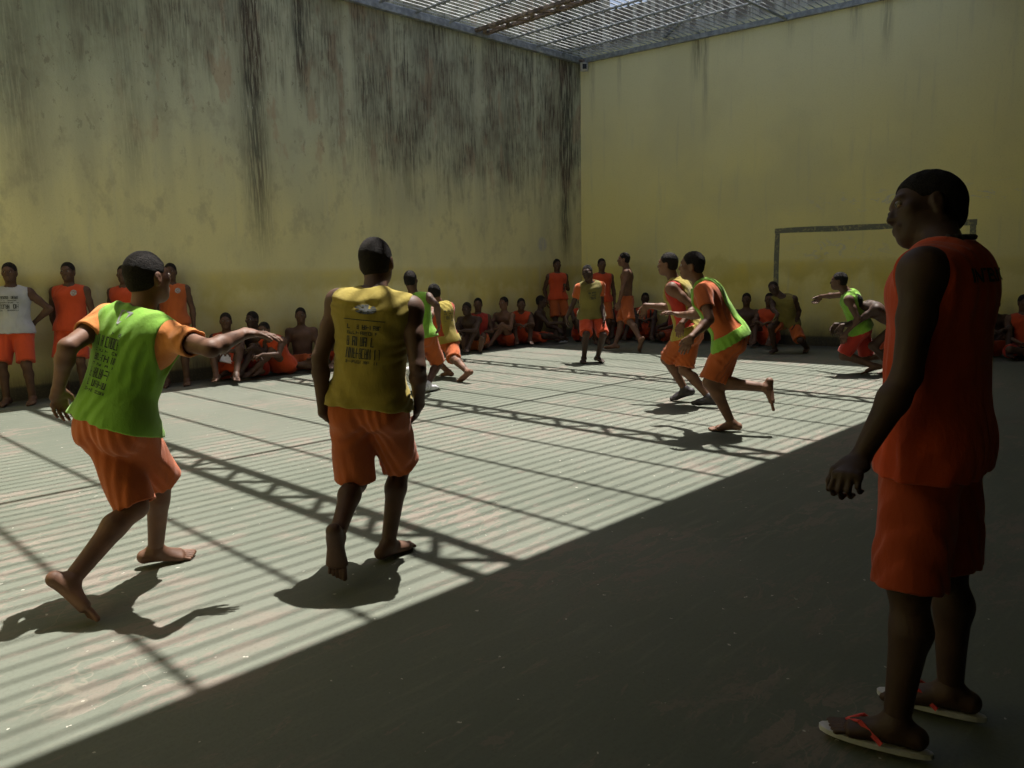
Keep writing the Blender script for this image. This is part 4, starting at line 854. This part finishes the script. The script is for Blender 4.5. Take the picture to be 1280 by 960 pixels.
# three near figures
X = make_person('X', 'barefoot man in a yellow bib and orange shorts, seen from behind in the sunlit middle', skin='skin_mid', h=.0075, shirt='yellow', shorts='orange', hollow=.014, seed=3, hem=.03, slen=.93, fat=1.0, eyes=True, curl=(.35, .3))
C, sv, ax, fr, J = frame(X)
def blocks(seed, w, rows, gap, cell=(.010, .022)):
    rr = random.Random(seed); out = []; y = 0
    for hh, fill in rows:
        x = -w / 2
        while x < w / 2:
            ww = rr.uniform(*cell)
            if rr.random() < fill:
                x1 = min(x + ww * .86, w / 2); s = max(.0028, min(.3 * (x1 - x), .2 * hh)); y0 = y - hh
                for bit, pr in (((x, y0, x + s, y), .85), ((x1 - s, y0, x1, y), .55), ((x, y - s, x1, y), .55), ((x, (y + y0) / 2 - s / 2, x1, (y + y0) / 2 + s / 2), .5), ((x, y0, x1, y0 + s), .45)):
                    if rr.random() < pr: out.append(bit)
            x += ww
        y -= hh + gap
    return out
def emblem(n=14, r0=.5, r1=1.0, sx=.06, sy=.028, skip=()):
    P = []
    for i in range(n):
        if i in skip: continue
        a, b = 2 * math.pi * i / n, 2 * math.pi * (i + .9) / n
        P.append([(math.cos(a) * sx * r0, math.sin(a) * sy * r0), (math.cos(a) * sx * r1, math.sin(a) * sy * r1), (math.cos(b) * sx * r1, math.sin(b) * sy * r1), (math.cos(b) * sx * r0, math.sin(b) * sy * r0)])
    return P
back = C - fr * .12
decal(X, 'shirt', back + ax * .045, sv, -fr, emblem(sx=.055, sy=.024, skip=(2, 7)) + [(-.03, -.006, .03, .004), (-.010, -.02, .012, .018)], 'ink')
decal(X, 'shirt', back - ax * .005, sv, -fr, [(-.105, -.004, .10, 0)], 'ink')
decal(X, 'shirt', back - ax * .03, sv, -fr, blocks(5, .17, [(.022, .8), (.016, .85), (.045, .8), (.05, .75), (.014, .8)], .010), 'ink')

W = make_person('W', 'barefoot man in a green bib over orange, arms spread, mid step at the left', skin='skin', h=.0075, shirt='orange_pale', bib='green', sleeves=True, shorts='orange', hollow=.014, seed=8, hem=.03, slen=.99, sw=.92, fat=.98, curl=(.5, .25))
C, sv, ax, fr, J = frame(W); back = C - fr * .12
decal(W, 'bib', back + ax * .10 , sv, -fr, [[(-.035, .02), (-.022, .02), (-.002, -.045), (-.010, -.045)], [(.035, .02), (.022, .02), (-.008, -.045), (0.0, -.048)], [(-.03, .022), (.03, .022), (.03, .013), (-.03, .013)]], 'ink_grey')
decal(W, 'bib', back + ax * .015 - sv * .02, sv, -fr, blocks(11, .13, [(.018, .4), (.050, .85), (.014, .6), (.030, .9), (.012, .5), (.045, .85), (.03, .9), (.014, .8)], .011), 'ink')

V = make_person('V', 'man in sleeveless red orange kit and flip flops standing in the shade', skin='skin_dark', h=.0075, shirt='orange_red', shorts='orange_dark', hollow=.014, seed=5, hem=.12, slen=.99, fat=1.02, curl=(1.2, .6), hairt=.009)
flipflops(V)
C, sv, ax, fr, J = frame(V); back = C - fr * .12
decal(V, 'shirt', back + ax * .035 - sv * .03, sv, -fr, text_polys('INTERNO', .054, .0010), 'ink')
p = V['p']; b = V['base']; mbn = MB(); ring = []
for i in range(24):
    a = 2 * math.pi * i / 24; q = J['nk'] + ax * .018 - fr * .0 + sv * math.cos(a) * .072 + fr * math.sin(a) * .074 + ax * (.012 if math.sin(a) < 0 else -.02) - b; ring.append(q)
for i in range(24): mbn.tube(ring[i], ring[(i + 1) % 24], .008, 6)
mbn.build('collar', M['band'], V['shirt'], True)

# players
K = make_person('K', 'man in a green bib and white shoes, beyond the near man in yellow', skin='skin_mid', h=.010, shirt='green', shorts='orange', shoes='shoe_white', seed=12)
C, sv, ax, fr, J = frame(K); decal(K, 'shirt', C - fr * .12 + ax * .02, sv, -fr, blocks(3, .15, [(.03, .8), (.02, .6), (.05, .8), (.02, .8)], .015), 'ink', cell=.02, off=.006)
B = make_person('B', 'man in a yellow bib, bent forward and running barefoot along the stained wall', skin='skin', h=.010, shirt='orange_dark', bib='yellow', shorts='orange', seed=13, side=.12)
C, sv, ax, fr, J = frame(B); decal(B, 'bib', C - fr * .12 + ax * .02, sv, -fr, blocks(4, .15, [(.03, .8), (.02, .6), (.05, .8), (.02, .8)], .015), 'ink', cell=.02, off=.006)
Gp = make_person('G', 'man in a dull yellow bib over an orange shirt, standing barefoot facing the camera', skin='skin_dark', h=.010, shirt='orange', bib='dullyellow', sleeves=True, shorts='orange_red', seed=14)
C, sv, ax, fr, J = frame(Gp); decal(Gp, 'bib', C + fr * .12, -sv, fr, blocks(7, .12, [(.03, .8), (.02, .6), (.04, .8)], .015), 'ink', cell=.02, off=.006)
Mp = make_person('M', 'running man in a yellow bib and dark shoes, just beyond the runner in green', skin='skin', h=.010, shirt='red', bib='yellow', shorts='orange', shoes='shoe_dark', seed=15, side=.15)
Np = make_person('N', 'barefoot runner in a green bib over an orange shirt, one foot kicked up behind him', skin='skin', h=.009, shirt='orange', bib='green', sleeves=True, shorts='orange', seed=16, slen=.97, hollow=.016, side=.115)
Rp = make_person('R', 'runner in a green bib and red shorts stretching an arm before the painted goal', skin='skin_mid', h=.010, shirt='green', shorts='red', seed=17)
Sp = make_person('S', 'shirtless man bent forward, partly hidden behind the man standing in the shade', skin='skin_dark', h=.010, shirt=None, shorts='orange_dark', seed=18)
Qp = make_person('Q', 'man in a dark yellow bib leaning forward by the left post of the painted goal', skin='skin_dark', h=.010, shirt='dullyellow', shorts='orange', seed=19)
Ip = make_person('I', 'shirtless man in orange shorts walking past the seated men near the corner', skin='skin', h=.011, shorts='orange', seed=20)
WG = 'men standing along the walls'
F_ = make_person('F', 'man in sleeveless orange leaning against the stained wall next to the corner', skin='skin_mid', h=.012, shirt='orange_red', shorts='orange', seed=21, group=WG)
Hh = make_person('Hh', 'man in a red orange top standing between the corner and the shirtless walker', skin='skin_mid', h=.012, shirt='orange_red', shorts='orange', seed=22, group=WG)
A1 = make_person('A1', 'man in a white printed tank top and orange shorts at the far left', skin='skin_mid', h=.010, shirt='white', shorts='orange_red', seed=23, group=WG)
C, sv, ax, fr, J = frame(A1); decal(A1, 'shirt', C + fr * .12 + ax * .01, -sv, fr, blocks(9, .20, [(.035, .85), (.008, .5), (.012, .9), (.05, .85), (.014, .9)], .014, (.012, .03)), 'ink', cell=.02, off=.006)
A2 = make_person('A2', 'man in a sleeveless orange top with a badge, next to the white tank top', skin='skin_mid', h=.010, shirt='orange_red', shorts='orange_red', seed=24, group=WG)
C, sv, ax, fr, J = frame(A2); decal(A2, 'shirt', C + fr * .12 + ax * .03 - sv * .09, -sv, fr, emblem(10, .5, 1, .035, .04) + [(-.012, -.012, .012, .012)], 'ink_grey', cell=.02, off=.006)
A3 = make_person('A3', 'man in orange at the stained wall, mostly hidden behind the near man in green', skin='skin_mid', h=.012, shirt='orange_red', shorts='orange_red', seed=25, group=WG)
A4 = make_person('A4', 'man in badged orange standing just right of the near man in green', skin='skin_mid', h=.012, shirt='orange', shorts='orange', seed=26, group=WG)
C, sv, ax, fr, J = frame(A4); decal(A4, 'shirt', C + fr * .12 + ax * .03 - sv * .09, -sv, fr, emblem(10, .5, 1, .035, .04) + [(-.012, -.012, .012, .012)], 'ink_grey', cell=.02, off=.006)
SG = 'men sitting on the ground along the walls'
seated = [
 ('C1', 'man in orange sitting with knees drawn up under the outstretched arm in front', 'skin_mid', 'orange_red', 'orange_red'),
 ('C2', 'shirtless man sitting with a folded paper, second from the outstretched hand', 'skin_dark', None, 'red'),
 ('C3', 'man in bright orange sitting folded forward over his knees at the stained wall', 'skin_mid', 'orange_red', 'orange_red'),
 ('C4', 'shirtless man sitting cross legged at the wall just left of the man in yellow', 'skin_mid', None, 'orange'),
 ('C5', 'seated man at the wall hidden behind the arm of the man in yellow', 'skin_mid', None, 'orange_red'),
 ('C6', 'shirtless dark figure sitting hunched just right of the running man in yellow', 'skin_dark', None, 'orange'),
 ('C7', 'man in a red orange shirt sitting with legs stretched out and soles showing', 'skin_mid', 'red', 'orange'),
 ('C8', 'shirtless man sitting with bent knees and feet at the edge of the sunlight', 'skin', None, 'orange_red'),
 ('C9', 'man in orange sitting between two shirtless sitters near the corner', 'skin_mid', 'orange_red', 'orange_red'),
 ('C10', 'shirtless man sitting sideways below the man leaning at the corner', 'skin_dark', None, 'orange_red'),
 ('D1', 'seated man in orange hidden behind the legs of the standing man in dull yellow', 'skin_dark', 'orange_red', 'red'),
 ('D2', 'seated man in red behind the walking shirtless man', 'skin_dark', 'red', 'orange_red'),
 ('D3', 'seated man in striped orange and black just right of the walking shirtless man', 'skin_dark', 'orange_red', 'orange_dark'),
 ('D4', 'man sitting low by the right wall with one leg stretched towards the corner', 'skin_mid', 'red', 'orange_dark'),
 ('D5', 'seated man in red just behind the two running players', 'skin_dark', 'red', 'red'),
 ('D6', 'shirtless man sitting with raised knees at the wall right of the runner in green', 'skin_mid', None, 'orange'),
 ('D7', 'man in an orange top sitting behind the leaning man in the dark yellow bib', 'skin_mid', 'orange_red', 'orange_red'),
 ('D8', 'dark figure sitting hunched just right of the shaded standing man', 'skin_dark', None, 'orange_dark'),
 ('D9', 'man in a red orange shirt sitting cross legged at the far right edge', 'skin_mid', 'orange_red', 'red'),
]
for i, (key, lab, sk, sh, so) in enumerate(seated):
    o = make_person(key, lab, skin=sk, h=.013, shirt=sh, shorts=so, seed=40 + i, group=SG, fat=.92 + .025 * (i * 3 % 5))
    if key == 'D3':
        C, sv, ax, fr, J = frame(o)
        decal(o, 'shirt', C + fr * .1 - ax * .05, sv, fr, [(x, -.12, x + .035, .15) for x in (-.13, -.04, .05, .12)], 'ink', 'stripe', cell=.02, off=.008)
    if key == 'C2':
        w = Vector(J['wl']) if False else Vector(o['p'].J['fr'])
        mb = MB(); a = Vector((.02, -.05, .03)); mb.bar(w + Vector((-.13, -.04, .05)), w + Vector((.12, -.08, -.02)), .012, .16, (.2, .4, 1)); mb.bar(w + Vector((-.13, -.052, .03)), w + Vector((.12, -.092, -.05)), .008, .14, (.3, .9, .8))
        tag(mb.build('folded_paper', M['paper']), 'white folded paper held by the shirtless sitter under the outstretched hand', 'paper')
    if key == 'C6':
        w = Vector(o['p'].J['fl']); mb = MB(); mb.tube(w + Vector((-.06, -.03, .10)), w + Vector((.05, -.06, -.02)), .011, 8); mb.tube(w + Vector((.07, -.06, -.03)), w + Vector((.12, -.07, -.08)), .011, 8)
        tag(mb.build('rolled_paper', M['paper']), 'thin white rolled paper held by the hunched sitter right of the running man in yellow', 'paper')
# pair of pale sandals on the ground by the corner
sd = empty('sandal', (12.13, 10.3, 0)); tag(sd, 'pale sandal lying by the feet of the man sitting sideways at the corner', 'sandal')
mb = MB(); n = 16; vs = []
for zz in (.003, .022):
    for i in range(n):
        a = 2 * math.pi * i / n; vs.append((math.cos(a) * .13, math.sin(a) * (.045 + .008 * math.cos(a)), zz))
mb.add(vs, [tuple(range(n))[::-1], tuple(range(n, 2 * n))] + [(i, (i + 1) % n, n + (i + 1) % n, n + i) for i in range(n)]); mb.build('sole', M['flip_white'], sd)
mb = MB(); mb.bar((.06, 0, .025), (.01, .035, .05), .012, .004); mb.bar((.06, 0, .025), (.01, -.035, .05), .012, .004); mb.bar((.01, .035, .05), (-.03, .045, .02), .012, .004); mb.bar((.01, -.035, .05), (-.03, -.045, .02), .012, .004); mb.build('strap', M['flip_white'], sd)

# ------------------------------------------------------------------ light and camera
KX, KY = .315, .106
sun_dir = Vector((KX, KY, 1)).normalized()
L = bpy.data.lights.new('sun', 'SUN'); L.energy = 5.0; L.angle = R(.53); L.color = (1, .955, .88)
so = bpy.data.objects.new('sun', L); COL.objects.link(so); so.rotation_euler = sun_dir.to_track_quat('Z', 'Y').to_euler(); so.location = (4, 7, 30)
w = bpy.data.worlds.new('World'); scene.world = w; w.use_nodes = True
t = w.node_tree; bg = t.nodes['Background']; sky = t.nodes.new('ShaderNodeTexSky'); sky.sky_type = 'NISHITA'; sky.sun_disc = False
sky.sun_elevation = math.asin(sun_dir.z); sky.sun_rotation = math.atan2(KX, KY); sky.dust_density = 4.0
t.links.new(sky.outputs[0], bg.inputs[0]); bg.inputs[1].default_value = .055

cam = bpy.data.cameras.new('camera'); co = bpy.data.objects.new('camera', cam); COL.objects.link(co); scene.camera = co
cam.sensor_width = 36; cam.lens = 978.49 / 1280 * 36; cam.clip_start = .05; cam.clip_end = 500
RR, UU, FF = Vector((0.6944866, -0.71925468, -0.01900203)), Vector((0.11759643, 0.087413, 0.98920678)), Vector((0.70983058, 0.68922542, -0.14528894))
m3 = Matrix((RR, UU, -FF)).transposed(); co.matrix_world = Matrix.Translation((0, 0, 1.5)) @ m3.to_4x4()
vs = scene.view_settings; vs.view_transform = 'Standard'; vs.look = 'None'; vs.exposure = 1.08; vs.gamma = 1; vs.use_curve_mapping = False
scene.cycles.use_denoising = True; scene.cycles.use_adaptive_sampling = True; scene.cycles.adaptive_threshold = .03; scene.cycles.max_bounces = 5; scene.cycles.diffuse_bounces = 4; scene.cycles.glossy_bounces = 2; scene.cycles.caustics_reflective = False
